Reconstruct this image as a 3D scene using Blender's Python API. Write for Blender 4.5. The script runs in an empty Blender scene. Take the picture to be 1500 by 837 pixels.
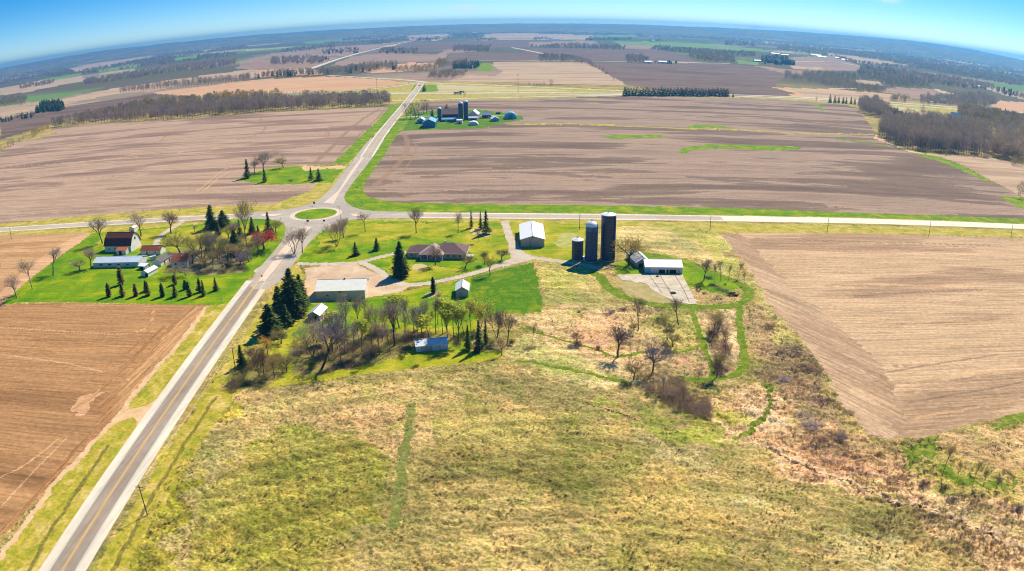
import bpy, math, random
import numpy as np
from mathutils import Vector
random.seed(7)
R=math.radians
sc=bpy.context.scene
C=sc.collection
# ------------------------------------------------------------------ camera
CAM_H=120.0
cd=bpy.data.cameras.new('camera'); cam=bpy.data.objects.new('camera',cd); C.objects.link(cam)
PIT=0.3472472; ROLL=-0.00860476; F0=1108.726
cam.location=(0,0,CAM_H)
cam.rotation_mode='QUATERNION'
from mathutils import Matrix
cam.rotation_quaternion=(Matrix.Rotation(math.pi/2-PIT,3,'X')@Matrix.Rotation(ROLL,3,'Z')).to_quaternion()
cd.type='PANO'
cd.sensor_width=36.0; cd.sensor_fit='HORIZONTAL'
cd.clip_start=0.5; cd.clip_end=80000
cd.panorama_type='FISHEYE_LENS_POLYNOMIAL'
cd.fisheye_fov=math.pi
K=1.0/(F0*36.0/1500.0)
for n,v in (('fisheye_polynomial_k0',0),('fisheye_polynomial_k1',-K),('fisheye_polynomial_k2',0),('fisheye_polynomial_k3',0),('fisheye_polynomial_k4',0)):
    setattr(cd,n,v)
sc.camera=cam
# ------------------------------------------------------------------ light
SUN=Vector((0.565,0.825,0)).normalized(); ELEV=R(45.5)
sd=Vector((SUN.x*math.cos(ELEV),SUN.y*math.cos(ELEV),math.sin(ELEV)))
w=bpy.data.worlds.new('World'); sc.world=w; w.use_nodes=True
nt=w.node_tree; bg=nt.nodes['Background']
sky=nt.nodes.new('ShaderNodeTexSky'); sky.sky_type='NISHITA'; sky.sun_disc=False
sky.sun_elevation=ELEV; sky.sun_rotation=math.atan2(SUN.x,SUN.y)
sky.altitude=300; sky.air_density=1.0; sky.dust_density=0.2; sky.ozone_density=2.0
tcw=nt.nodes.new('ShaderNodeTexCoord'); vm=nt.nodes.new('ShaderNodeVectorMath'); vm.operation='MULTIPLY_ADD'; vm.inputs[1].default_value=(1,1,2.2); vm.inputs[2].default_value=(0,0,.035)
hs=nt.nodes.new('ShaderNodeHueSaturation'); hs.inputs['Saturation'].default_value=1.6; hs.inputs['Value'].default_value=1.0
nt.links.new(tcw.outputs['Generated'],vm.inputs[0]); nt.links.new(vm.outputs[0],sky.inputs[0])
nt.links.new(sky.outputs[0],hs.inputs['Color']); 
# faint high wisps of cloud
def wisp(prev,px,py,wx,wy):
    from math import sqrt
    d=Vector(ray(px,py)); rt=Vector((d.y,-d.x,0)).normalized()
    def dot(vec,k):
        n=nt.nodes.new('ShaderNodeVectorMath'); n.operation='DOT_PRODUCT'; n.inputs[1].default_value=tuple(vec*k); nt.links.new(tcw.outputs['Generated'],n.inputs[0]); return n.outputs['Value']
    def mth(op,a,b):
        n=nt.nodes.new('ShaderNodeMath'); n.operation=op
        for i,s in enumerate((a,b)):
            if isinstance(s,(int,float)): n.inputs[i].default_value=s
            elif s is not None: nt.links.new(s,n.inputs[i])
        return n.outputs[0]
    a=mth('POWER',mth('ABSOLUTE',mth('SUBTRACT',dot(rt,1/wx),rt.dot(d)/wx),None),2); b=mth('POWER',mth('ABSOLUTE',mth('SUBTRACT',dot(Vector((0,0,1)),1/wy),d.z/wy),None),2)
    g=mth('EXPONENT',mth('MULTIPLY',mth('ADD',a,b),-1),None)
    nn=nt.nodes.new('ShaderNodeTexNoise'); nn.inputs['Scale'].default_value=60; nn.inputs['Detail'].default_value=5; nt.links.new(tcw.outputs['Generated'],nn.inputs['Vector'])
    f=mth('MULTIPLY',g,mth('MULTIPLY',nn.outputs[0],1.0))
    mx=nt.nodes.new('ShaderNodeMix'); mx.data_type='RGBA'; nt.links.new(f,mx.inputs[0]); nt.links.new(prev,mx.inputs[6]); mx.inputs[7].default_value=(6,6.6,7.2,1)
    return mx.outputs[2]
WISPS=((684,11,.020,.004),(1302,1,.016,.004),(1108,40,.012,.003)); bg.inputs[1].default_value=0.112
sl=bpy.data.lights.new('sun','SUN'); so=bpy.data.objects.new('sun',sl); C.objects.link(so)
sl.energy=5.0; sl.angle=R(0.53); sl.color=(1,.9,.72)
so.rotation_euler=sd.to_track_quat('Z','Y').to_euler(); so.location=(0,0,300)
sc.view_settings.view_transform='Standard'; sc.view_settings.look='None'
sc.view_settings.exposure=0.42; sc.view_settings.gamma=1; sc.view_settings.use_curve_mapping=False
sc.cycles.use_denoising=True; sc.cycles.filter_width=1.05
sc.cycles.max_bounces=5; sc.cycles.volume_bounces=0; sc.cycles.diffuse_bounces=2; sc.cycles.transparent_max_bounces=6
# ------------------------------------------------------------------ projection of photo points on the plane z
def ray(px,py):
    x=px-750; y=418.5-py
    c,s=math.cos(ROLL),math.sin(ROLL); x,y=c*x-s*y,s*x+c*y
    r=math.hypot(x,y)/F0; k=math.sin(r)/max(r*F0,1e-9)
    X,U,Fw=x*k,y*k,math.cos(r); c,s=math.cos(PIT),math.sin(PIT)
    return (X,Fw*c+U*s,U*c-Fw*s)
def G(px,py,z=0.0):
    d=ray(px,py); t=(CAM_H-z)/max(-d[2],1e-4)
    return np.array([d[0]*t,d[1]*t])
def hgt(b,t):
    g=G(*b); d=ray(*t); k=(g[0]*d[0]+g[1]*d[1])/(d[0]**2+d[1]**2)
    return CAM_H+d[2]*k
_c=hs.outputs[0]
for _w in WISPS: _c=wisp(_c,*_w)
nt.links.new(_c,bg.inputs[0])
def s2l(c):
    return tuple(((v/255)/12.92 if v/255<=.04045 else ((v/255+.055)/1.055)**2.4) for v in c)
# ------------------------------------------------------------------ numpy noise
def _h(ix,iy,s):
    n=(ix*374761393+iy*668265263+s*1442695041)&0xffffffff
    n=((n^(n>>13))*1274126177)&0xffffffff
    return ((n^(n>>16))&0xffff)/65535.0
def noise(x,y,s=0):
    xi=np.floor(x).astype(np.int64); yi=np.floor(y).astype(np.int64); fx=x-xi; fy=y-yi
    fx=fx*fx*(3-2*fx); fy=fy*fy*(3-2*fy)
    a=_h(xi,yi,s); b=_h(xi+1,yi,s); c=_h(xi,yi+1,s); d=_h(xi+1,yi+1,s)
    return (a*(1-fx)+b*fx)*(1-fy)+(c*(1-fx)+d*fx)*fy
def fbm(x,y,o=4,s=0):
    v=0; a=.5; t=0
    for i in range(o):
        v=v+a*noise(x,y,s+i*17); t+=a; a*=.5; x=x*2.03+5.1; y=y*2.03+1.7
    return v/t
def inpoly(X,Y,P):
    P=np.asarray(P); ins=np.zeros(X.shape,bool); n=len(P)
    x0,y0=P.min(0); x1,y1=P.max(0)
    m=np.nonzero((X>=x0)&(X<=x1)&(Y>=y0)&(Y<=y1))[0]
    if len(m)==0: return ins
    x=X[m]; y=Y[m]; r=np.zeros(len(m),bool)
    for i in range(n):
        ax,ay=P[i]; bx,by=P[(i+1)%n]
        if ay==by: continue
        c=((ay>y)!=(by>y))&(x<(bx-ax)*(y-ay)/(by-ay)+ax); r^=c
    ins[m]=r; return ins
def W(pts): return np.array([G(*p) for p in pts])
def dense(P,closed=True,step=30):
    out=[]; n=len(P)
    for i in range(n if closed else n-1):
        a=np.array(P[i],float); b=np.array(P[(i+1)%n],float); k=max(1,int(np.hypot(*(b-a))//step))
        for j in range(k): out.append(a+(b-a)*j/k)
    if not closed: out.append(np.array(P[-1],float))
    return out
def smooth(P,it=2):
    P=[np.array(p,float) for p in P]
    for _ in range(it):
        Q=[P[0]]
        for a,b in zip(P[:-1],P[1:]): Q+= [a*.75+b*.25,a*.25+b*.75]
        Q.append(P[-1]); P=Q
    return P
def offs(P,o):
    P=np.array(P); out=[]
    for i in range(len(P)):
        t=P[min(i+1,len(P)-1)]-P[max(i-1,0)]; t=t/ (np.hypot(*t)+1e-9)
        out.append(P[i]+np.array([-t[1],t[0]])*o)
    return np.array(out)
def strip_poly(pts,wd,world=False,sm=2):
    P=smooth(pts if world else [G(*p) for p in pts],sm)
    return np.concatenate([offs(P,wd/2),offs(P,-wd/2)[::-1]])
# ------------------------------------------------------------------ tags and mesh helpers
def tag(o,label=None,cat=None,group=None,kind=None):
    if label: o['label']=label
    if cat: o['category']=cat
    if group: o['group']=group
    if kind: o['kind']=kind
    return o
def empty(name,loc,rz=0):
    o=bpy.data.objects.new(name,None); C.objects.link(o); o.location=loc; o.rotation_euler=(0,0,rz); o.empty_display_size=.5
    return o
class MB:
    def __init__(s): s.v=[]; s.f=[]
    def poly(s,pts,rev=False):
        b=len(s.v); s.v+= [tuple(p) for p in pts]; idx=list(range(b,b+len(pts))); s.f.append(idx[::-1] if rev else idx); return s
    def box(s,x0,x1,y0,y1,z0,z1):
        b=len(s.v); s.v+=[(x0,y0,z0),(x1,y0,z0),(x1,y1,z0),(x0,y1,z0),(x0,y0,z1),(x1,y0,z1),(x1,y1,z1),(x0,y1,z1)]
        for q in ((0,3,2,1),(4,5,6,7),(0,1,5,4),(1,2,6,5),(2,3,7,6),(3,0,4,7)): s.f.append([b+i for i in q])
        return s
    def slab(s,pts,t):
        n=len(pts); b=len(s.v); P=[Vector(p) for p in pts]; N=(P[1]-P[0]).cross(P[2]-P[0]).normalized()*t
        s.v+=[tuple(p) for p in P]+[tuple(p+N) for p in P]
        s.f.append([b+i for i in range(n)][::-1]); s.f.append([b+n+i for i in range(n)])
        for i in range(n): j=(i+1)%n; s.f.append([b+i,b+j,b+n+j,b+n+i])
        return s
    def tube(s,a,b_,r0,r1,n=6,cap=True):
        a=Vector(a); b_=Vector(b_); d=(b_-a)
        if d.length<1e-6: return s
        d.normalize(); u=d.orthogonal().normalized(); v=d.cross(u); b=len(s.v)
        for c,r in ((a,r0),(b_,r1)):
            for i in range(n):
                t=2*math.pi*i/n; s.v.append(tuple(c+u*math.cos(t)*r+v*math.sin(t)*r))
        for i in range(n): j=(i+1)%n; s.f.append([b+i,b+j,b+n+j,b+n+i])
        if cap: s.f.append([b+n+i for i in range(n)]); s.f.append([b+i for i in range(n)][::-1])
        return s
    def lathe(s,prof,n=32,cx=0,cy=0):
        b=len(s.v)
        for r,z in prof:
            for i in range(n): t=2*math.pi*i/n; s.v.append((cx+r*math.cos(t),cy+r*math.sin(t),z))
        for k in range(len(prof)-1):
            for i in range(n): j=(i+1)%n; s.f.append([b+k*n+i,b+k*n+j,b+(k+1)*n+j,b+(k+1)*n+i])
        return s
    def mesh(s,name,mat,smooth_=False):
        me=bpy.data.meshes.new(name); me.from_pydata(s.v,[],s.f); me.update()
        if mat: me.materials.append(mat)
        if smooth_: me.polygons.foreach_set('use_smooth',[True]*len(me.polygons))
        return me
    def build(s,name,mat,parent=None,smooth_=False,loc=None):
        o=bpy.data.objects.new(name,s.mesh(name,mat,smooth_)); C.objects.link(o)
        if parent: o.parent=parent
        if loc is not None: o.location=loc
        return o
def mesh_np(name,V,Fq,mat,smooth_=False):
    me=bpy.data.meshes.new(name); V=np.ascontiguousarray(V,dtype=np.float32); k=Fq.shape[1]
    me.vertices.add(len(V)); me.vertices.foreach_set('co',V.ravel())
    me.loops.add(Fq.size); me.loops.foreach_set('vertex_index',np.ascontiguousarray(Fq,dtype=np.int32).ravel())
    me.polygons.add(len(Fq)); me.polygons.foreach_set('loop_start',np.arange(0,Fq.size,k,dtype=np.int32))
    me.polygons.foreach_set('loop_total',np.full(len(Fq),k,dtype=np.int32))
    if smooth_: me.polygons.foreach_set('use_smooth',np.ones(len(Fq),bool))
    me.update(calc_edges=True)
    if mat: me.materials.append(mat)
    return me
def link(name,me,parent=None):
    o=bpy.data.objects.new(name,me); C.objects.link(o)
    if parent: o.parent=parent
    return o
# ------------------------------------------------------------------ materials
def newmat(name,rough=.9,spec=.1):
    m=bpy.data.materials.new(name); m.use_nodes=True; t=m.node_tree; b=t.nodes['Principled BSDF']
    b.inputs['Roughness'].default_value=rough; b.inputs['Specular IOR Level'].default_value=spec
    return m,t,b
def N(t,ty,**kw):
    n=t.nodes.new(ty)
    for k,v in kw.items(): setattr(n,k,v)
    return n
def mapping(t,rot=0,scale=(1,1,1),obj=True):
    tc=N(t,'ShaderNodeTexCoord'); m=N(t,'ShaderNodeMapping',vector_type='TEXTURE')
    m.inputs['Rotation'].default_value=(0,0,rot); m.inputs['Scale'].default_value=scale
    t.links.new(tc.outputs['Object'],m.inputs[0]); return m.outputs[0]
def nz(t,vec,scale=1,detail=4,rough=.6,dist=0):
    n=N(t,'ShaderNodeTexNoise'); n.inputs['Scale'].default_value=scale; n.inputs['Detail'].default_value=detail
    n.inputs['Roughness'].default_value=rough; n.inputs['Distortion'].default_value=dist
    t.links.new(vec,n.inputs['Vector']); return n.outputs['Fac']
def ramp(t,fac,stops):
    r=N(t,'ShaderNodeValToRGB'); e=r.color_ramp.elements
    e[0].position,e[0].color=stops[0][0],(*stops[0][1],1); e[1].position,e[1].color=stops[-1][0],(*stops[-1][1],1)
    for p,c in stops[1:-1]: x=e.new(p); x.color=(*c,1)
    t.links.new(fac,r.inputs[0]); return r.outputs[0]
def mix(t,a,b,fac,mode='MIX'):
    m=N(t,'ShaderNodeMix',data_type='RGBA',blend_type=mode)
    for s,i in ((fac,0),(a,6),(b,7)):
        if isinstance(s,(int,float)): m.inputs[i].default_value=s
        elif isinstance(s,tuple): m.inputs[i].default_value=(*s,1)
        else: t.links.new(s,m.inputs[i])
    return m.outputs[2]
def bump(t,b,h,strength,dist=.3):
    n=N(t,'ShaderNodeBump'); n.inputs['Strength'].default_value=strength; n.inputs['Distance'].default_value=dist
    t.links.new(h,n.inputs['Height']); t.links.new(n.outputs[0],b.inputs['Normal'])
g1=lambda v:(v,v,v)
def soil(name,light,dark,rot,patch=.5,streak=.6,near=True):
    m,t,b=newmat(name,.95,.05); L=s2l(light); D=s2l(dark)
    a=mapping(t,rot,(240,8,1)); n1=nz(t,a,1,5,.62,.3)            # long tillage bands
    a2=mapping(t,rot,(260,45,1)); n2=nz(t,a2,1,4,.6,.4)          # moist patches
    a3=mapping(t,rot,(45,1.3,1)); n3=nz(t,a3,1,3,.7)             # furrows
    n4=nz(t,mapping(t,0,(2,2,2)),1,5,.75)                        # clods and residue
    M=tuple((l+d)/2 for l,d in zip(L,D)); B=tuple(min(1,l*1.22+.01) for l in L)
    c=ramp(t,n2,[(.36,tuple((d+m_)/2 for d,m_ in zip(D,M))),(.36+.2*patch,M),(.5,L),(.62,tuple(l*.9 for l in L)),(.75,M)])
    c=mix(t,c,ramp(t,n1,[(.3,g1(.5)),(.41,g1(.98)),(.45,g1(.66)),(.49,g1(1.1)),(.53,g1(.72)),(.58,g1(1.15)),(.64,g1(.8)),(.7,g1(1.3))]),streak,'MULTIPLY')
    c=mix(t,c,ramp(t,n3,[(.3,g1(.62)),(.5,g1(1.0)),(.7,g1(1.3))]),.75,'MULTIPLY')
    c=mix(t,c,ramp(t,n4,[(.3,g1(.68)),(.5,g1(1.0)),(.72,g1(1.35))]),.8 if near else .4,'MULTIPLY')
    t.links.new(c,b.inputs['Base Color'])
    if near: bump(t,b,n3,.6,.25)
    return m
def grass(name,c1,c2,c3,big=22,fine=1.1,rot=.03):
    m,t,b=newmat(name,.9,.05)
    v=mapping(t); n1=nz(t,v,1/big,5,.65,.4); n2=nz(t,v,1/fine,4,.7); n3=nz(t,mapping(t,rot,(22,1.6,1)),1,3,.6)
    c=ramp(t,n1,[(.33,s2l(c1)),(.5,s2l(c2)),(.66,s2l(c3))])
    c=mix(t,c,ramp(t,n2,[(.3,g1(.6)),(.5,g1(1)),(.7,g1(1.35))]),.8,'MULTIPLY')
    c=mix(t,c,ramp(t,n3,[(.35,g1(.85)),(.65,g1(1.15))]),.7,'MULTIPLY')
    t.links.new(c,b.inputs['Base Color']); bump(t,b,n2,.5,.12); return m
def gravel(name,c1,c2,scale=9):
    m,t,b=newmat(name,.95,.05); v=mapping(t)
    c=ramp(t,nz(t,v,1/scale,5,.65,.6),[(.33,s2l(c1)),(.66,s2l(c2))])
    n=nz(t,v,1.6,4,.7); c=mix(t,c,ramp(t,n,[(.3,g1(.8)),(.7,g1(1.2))]),.8,'MULTIPLY')
    t.links.new(c,b.inputs['Base Color']); bump(t,b,n,.4,.06); return m
def meadow_mat():
    m,t,b=newmat('rough_grassland',.95,.03)
    at=N(t,'ShaderNodeAttribute',attribute_name='col'); v=mapping(t)
    n1=nz(t,v,1/14,5,.7,.5); n2=nz(t,v,1/.95,5,.8,.6); n3=nz(t,v,1/4.0,4,.75,1.0)
    nd=nz(t,mapping(t,-.5,(5,1.1,1)),1,4,.7,.8)
    c=mix(t,at.outputs['Color'],ramp(t,n1,[(.33,(.84,.98,.62)),(.48,(1,1,1)),(.62,(1.14,1.02,.95))]),.8,'MULTIPLY')
    c=mix(t,c,ramp(t,n3,[(.3,(.62,.72,.5)),(.45,(.95,1,.85)),(.55,(1,1,1)),(.7,(1.3,1.2,1.15))]),.8,'MULTIPLY')
    c=mix(t,c,ramp(t,n2,[(.36,(.34,.36,.25)),(.46,(.78,.84,.6)),(.52,g1(1.05)),(.62,(1.6,1.5,1.5))]),1.0,'MULTIPLY')
    c=mix(t,c,ramp(t,nd,[(.35,g1(.7)),(.5,g1(1)),(.7,g1(1.3))]),.6,'MULTIPLY')
    t.links.new(c,b.inputs['Base Color']); bump(t,b,n2,.8,.35); return m
def paint(name,col,rough=.6,var=.12,spec=.25,scale=1.2,metal=0,ribs=None):
    m,t,b=newmat(name,rough,spec); c0=s2l(col) if max(col)>1.001 else col
    v=mapping(t); n=nz(t,v,scale,5,.65)
    c=mix(t,c0,ramp(t,n,[(.3,g1(1-2*var)),(.5,g1(1)),(.7,g1(1+var))]),1.0,'MULTIPLY')
    if ribs:
        wv=N(t,'ShaderNodeTexWave',wave_type='BANDS',bands_direction=ribs[0]); wv.inputs['Scale'].default_value=ribs[1]
        tc=N(t,'ShaderNodeTexCoord'); t.links.new(tc.outputs['Object'],wv.inputs['Vector'])
        c=mix(t,c,ramp(t,wv.outputs['Fac'],[(.0,g1(.8)),(.2,g1(1)),(1,g1(1))]),.8,'MULTIPLY')
        bump(t,b,wv.outputs['Fac'],.4,.05)
    b.inputs['Metallic'].default_value=metal
    t.links.new(c,b.inputs['Base Color']); return m
def translucent(m,c,k):
    t=m.node_tree; b=t.nodes['Principled BSDF']; tr=N(t,'ShaderNodeBsdfTranslucent'); mx=N(t,'ShaderNodeMixShader'); mx.inputs[0].default_value=k
    t.links.new(c,tr.inputs[0]); t.links.new(b.outputs[0],mx.inputs[1]); t.links.new(tr.outputs[0],mx.inputs[2]); t.links.new(mx.outputs[0],t.nodes['Material Output'].inputs['Surface'])
def leafmat(name,c1,c2,rough=.85,k=0):
    m,t,b=newmat(name,rough,.08); oi=N(t,'ShaderNodeObjectInfo')
    n=nz(t,mapping(t),1/.9,4,.75)
    c=ramp(t,n,[(.36,tuple(v*.75 for v in s2l(c1))),(.64,tuple(v*1.15 for v in s2l(c2)))])
    c=mix(t,c,ramp(t,oi.outputs['Random'],[(0,(.82,.86,.8)),(1,(1.18,1.12,1.15))]),1.0,'MULTIPLY')
    t.links.new(c,b.inputs['Base Color'])
    if k: translucent(m,c,k)
    return m
HAZE=1.0e-4
# ------------------------------------------------------------------ the ground, one sheet cut into its kinds of surface
Mg=meadow_mat()
M_lawn=grass('lawn_grass',(158,162,18),(112,144,10),(84,128,8),16,1.0)
M_lawn_deep=grass('lawn_grass_deep',(104,136,22),(74,118,14),(128,142,26),12,1.2)
M_lawn_dry=grass('lawn_grass_dry',(188,172,60),(156,156,30),(108,138,18),14,1.0)
M_verge=grass('verge_grass',(206,180,112),(178,162,66),(140,146,48),7,1.2)
M_vns=grass('roadside_verge',(206,180,106),(176,160,58),(136,146,42),7,1.2,R(86))
M_verge_green=grass('verge_green',(160,160,30),(112,142,14),(88,128,12),10,1.4)
M_path=grass('mown_path_grass',(136,142,48),(106,128,26),(86,114,20),3,1.0)
M_stripe=grass('old_lane_grass',(138,134,70),(112,122,54),(160,148,92),5,.9)
M_stripe_g=grass('wet_hollow_grass',(150,146,66),(112,128,36),(90,118,26),3,.8)
M_litter=grass('leaf_litter_under_trees',(150,128,84),(134,124,66),(112,122,42),4,1.0)
M_far_green=grass('winter_wheat',(136,156,78),(118,146,66),(104,138,58),120,30)
M_gravel=gravel('gravel_yard_surface',(214,190,160),(190,158,126))
M_drive=gravel('gravel_drive_surface',(208,194,172),(184,166,144),7)
M_sand=gravel('sandy_edge',(226,190,148),(204,166,120),5)
M_bed=gravel('bare_soil_bed',(205,185,130),(186,164,110),3)
rE=-0.035
S_pink=soil('tilled_soil_pinkish',(188,158,132),(122,98,86),rE,.5,.75)
S_big=soil('tilled_soil_grey_brown',(170,144,122),(96,78,68),rE,.6,.75)
S_left=soil('tilled_soil_orange',(180,136,92),(142,104,70),rE,.5,.6)
S_left2=soil('tilled_soil_orange_west',(200,158,112),(170,124,80),rE,.5,.6)
S_right=soil('tilled_soil_tan',(206,172,134),(154,122,94),rE-.0,.5,.8)
S_head=soil('headland_soil',(210,176,140),(160,128,98),R(90+29),.5,.9)
S_headL=soil('headland_soil_brown',(196,150,102),(162,114,70),R(90-3),.5,.9)
S_far_tan=soil('far_tan_field',(214,170,128),(196,150,110),rE,.5,.4,False)
S_far_pink=soil('far_pink_field',(200,170,136),(160,132,106),rE,.5,.5,False)
S_far_dark=soil('far_dark_field',(132,108,92),(98,80,70),rE,.5,.5,False)
S_far_mid=soil('far_mid_field',(172,142,118),(136,110,92),rE,.5,.5,False)
S_straw=soil('far_stubble',(206,190,140),(178,160,104),rE,.5,.4,False)
EDGE=300
# name, photo-traced outline, material, edge raggedness (m), relief weight
Z=[]
def z(name,pts,mat,rag=.5,rel=.1,world=False): Z.append((name,np.array(pts) if world else W(pts),mat,rag,rel))
# far country (y of the photo under 145)
z('field',[(0,165),(85,147),(160,131),(240,119),(375,101),(410,97),(400,113),(300,117),(224,134),(170,138),(85,155),(0,176)],S_far_pink,4)
z('field',[(85,158),(170,145),(226,137),(300,141),(255,147),(130,165),(60,186),(0,206),(0,178)],S_far_dark,3)
z('field',[(222,135),(300,126),(375,117),(476,112),(546,115.5),(600,122),(560,128),(470,135),(375,139),(300,142),(232,138)],S_far_tan,3)
z('field',[(342,100),(375,90),(420,83),(457,83),(500,84),(457,99),(440,103),(380,103)],S_far_mid,5)
z('field',[(375,103),(455,101),(480,106),(470,110),(375,112)],S_far_tan,4)
z('field',[(345,92),(400,78),(470,70),(540,66),(600,60),(560,68),(505,82),(455,82),(400,84),(352,97)],S_far_mid,8)
z('field',[(480,97),(515,83),(560,78),(640,80),(660,72),(700,73),(690,78),(655,80),(650,90),(600,92),(540,95)],S_far_mid,6)
z('field',[(570,70),(600,62),(700,60),(775,61),(775,70),(690,70),(600,73)],S_far_dark,8)
z('field',[(660,78),(690,76),(775,78),(790,80),(775,89),(650,90)],S_far_dark,4)
z('field',[(600,52),(655,49),(660,54),(640,60),(592,58)],S_far_pink,10)
z('field',[(710,50),(775,49),(870,52),(870,58),(775,57),(708,56)],S_far_pink,10)
z('field',[(560,96),(600,92),(640,92),(640,100),(585,105),(545,108),(525,104)],S_far_tan,5)
z('field',[(575,112),(640,105),(700,107),(735,106),(730,112),(690,117),(625,120)],S_far_mid,5)
z('field',[(722,91),(857,91.5),(880,104),(918,124.5),(830,124),(750,121),(655,119),(690,110),(725,112),(738,105),(722,98)],S_far_pink,3)
z('field',[(775,62),(870,60),(880,66),(830,68),(775,69)],S_far_mid,6)
z('field',[(765,71),(860,72),(915,73),(960,72),(1000,80),(1020,90),(915,90),(857,88),(775,88)],S_far_dark,5)
z('field',[(908,65),(960,66),(1000,68),(950,72),(912,71)],S_far_mid,6)
z('field',[(857,91.5),(915,92),(1057,93.5),(1100,97),(1153,108),(1135,127),(1165,138),(1153,141.5),(1070,142),(1000,138.6),(918,124.5),(880,103)],S_far_dark,3)
z('field',[(1130,128),(1225,131),(1300,138),(1335,146),(1240,150),(1165,143),(1152,137),(1165,138)],S_far_tan,4)
z('field',[(1155,129),(1300,140),(1325,146),(1250,149),(1180,142)],S_far_pink,6)
z('field',[(1100,96),(1180,104),(1175,112),(1150,108)],S_far_mid,4)
z('field',[(1143,85),(1215,82),(1262,97),(1258,104),(1180,104),(1145,92)],S_far_mid,5)
z('field',[(1155,97),(1200,99),(1212,103),(1165,101)],S_far_pink,4)
z('field',[(1195,77),(1271,85),(1351,100),(1313,97),(1255,92),(1233,85)],S_far_pink,6)
z('field',[(1240,117),(1285,119),(1296,126),(1260,123)],S_far_pink,4)
z('field',[(1313,128),(1367,131),(1411,143),(1340,145),(1283,133)],S_far_mid,4)
z('field',[(1365,129),(1378,132),(1412,142),(1390,140)],S_straw,4)
z('field',[(1449,156),(1465,148),(1500,150),(1500,172),(1479,165)],S_far_tan,4)
z('field',[(1442,129),(1500,136),(1500,146),(1462,137)],S_far_pink,5)
z('field',[(0,130),(60,118),(118,111),(125,118),(40,135),(0,140)],S_far_pink,6)
z('field',[(100,101),(180,85),(225,79),(230,83),(160,97),(110,106)],S_far_pink,10)
z('field',[(196,75),(215,72),(222,74),(205,78)],S_far_pink,10)
z('field',[(290,72),(320,68),(325,71),(300,76)],S_far_pink,10)
z('field',[(385,60),(400,58),(440,56),(430,60),(395,64)],S_far_pink,10)
z('field',[(1265,66),(1300,68),(1290,73),(1262,70)],S_far_pink,12)
z('field',[(139,103),(205,94),(206,98),(147,106)],M_far_green,5)
z('field',[(250,87),(293,80),(286,87),(257,91)],M_far_green,5)
z('field',[(60,117),(120,107),(118,112),(62,121)],M_far_green,8)
z('field',[(870,52),(930,51),(935,54),(880,56)],M_far_green,12)
z('field',[(440,61),(500,57),(502,60),(450,65)],M_far_green,12)
z('field',[(896,61),(960,61),(1017,63),(1080,69),(1134,74.5),(1123,77),(1060,73),(990,68),(910,66)],M_far_green,6)
z('field',[(1325,74),(1375,81),(1370,86),(1340,80)],M_far_green,8)
z('field',[(1078,88),(1113,92),(1110,95),(1081,93)],M_far_green,4)
z('grass_verge',[(697,92),(721,92.5),(723,104),(700,104)],M_verge_green,3)
# interstate corridor
z('grass_verge',[(380,139),(470,134.5),(562,128),(605,122),(625,120),(750,125.5),(830,128.5),(900,131),(920,134),(1000,138.5),(1070,141.5),(1214,146),(1310,152.5),(1412,160),(1468,165),(1500,172),(1500,178),(1430,170),(1308,157),(1210,151),(1100,144.5),(915,141),(775,145.5),(625,149.5),(575,150),(560,141),(380,141)],M_verge,3)
z('field',[(640,124.5),(780,130),(830,132.5),(830,134.5),(640,134)],S_straw,3)
z('grass_verge',[(604,129),(608,123.5),(640,125),(642,133),(626,135.5),(603,136)],M_verge_green,3)
z('grass_verge',[(575,149),(598,131),(600,122),(585,127),(560,141)],M_verge,2)
z('field',[(1308,156),(1350,160),(1400,172),(1420,178),(1395,176),(1345,168),(1320,165)],S_straw,4)
# middle distance
z('field',[(75,190),(133,181),(256,176),(400,164),(571,157),(550,180),(528,200),(506,223),(486,241),(441,242),(400,245),(372,252),(346,264),(385,271),(430,270.5),(460,269),(462,272),(455,280),(423,291),(400,299.5),(301,303),(142,315),(0,328),(0,222),(22,210),(85,196)],S_pink,.8)
z('lawn',[(346,264),(372,253),(400,246),(441,243),(505,243),(504,250),(487,268),(462,268.5),(430,270),(385,270.5)],M_lawn,.5)
z('grass_verge',[(571,156),(592,150),(586,165),(545,200),(520,230),(504,252),(496,262),(482,280),(468,292),(449,301),(415,308),(375,310.5),(301,316),(150,324),(0,333),(0,328),(142,315),(301,303),(400,299.5),(423,291),(455,280),(462,272),(462,268),(487,268),(504,247),(505,241),(486,241),(506,223),(528,200),(550,180)],M_verge,.4)
z('grass_verge',[(571,156),(592,150),(586,165),(545,200),(520,230),(509,240),(486,241),(506,223),(528,200),(550,180)],M_verge_green,.5)
z('driveway',[(441,245),(446,243),(470,244),(508,242.5),(504,248),(480,247),(460,249.5),(446,250)],M_sand,.4)
z('field',[(588,192),(600,190),(706,188.5),(724,184),(767,175),(756,166),(668,160),(600,170),(628,149),(775,145),(915,141),(1100,144),(1214,150.5),(1254.7,157),(1284,197),(1287,200),(1319,219),(1356,226),(1447,231),(1500,243),(1500,321),(1233,311.5),(1150,307.5),(775,300),(700,299.5),(575,296.5),(540,289.5),(532,280.5),(535,267),(562,229),(580,200)],S_big,.8)
z('lawn',[(580,200),(586,192),(640,190),(706,188.5),(724,184),(767,175),(764,171),(756,166.5),(700,161),(668,159.5),(630,163),(606,166),(586,173),(560,205)],M_lawn_deep,1)
z('grass_verge',[(565,200),(588,172),(610,150),(606,165),(590,190),(580,200),(562,229),(535,267),(532,280.5),(540,289.5),(575,296.5),(700,299.5),(775,300),(1150,307.5),(1233,311.5),(1500,321),(1500,328),(1233,318),(1150,317),(775,312),(560,312),(520,306),(500,293),(503,280),(522,258),(540,238)],M_verge_green,.5)
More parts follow.
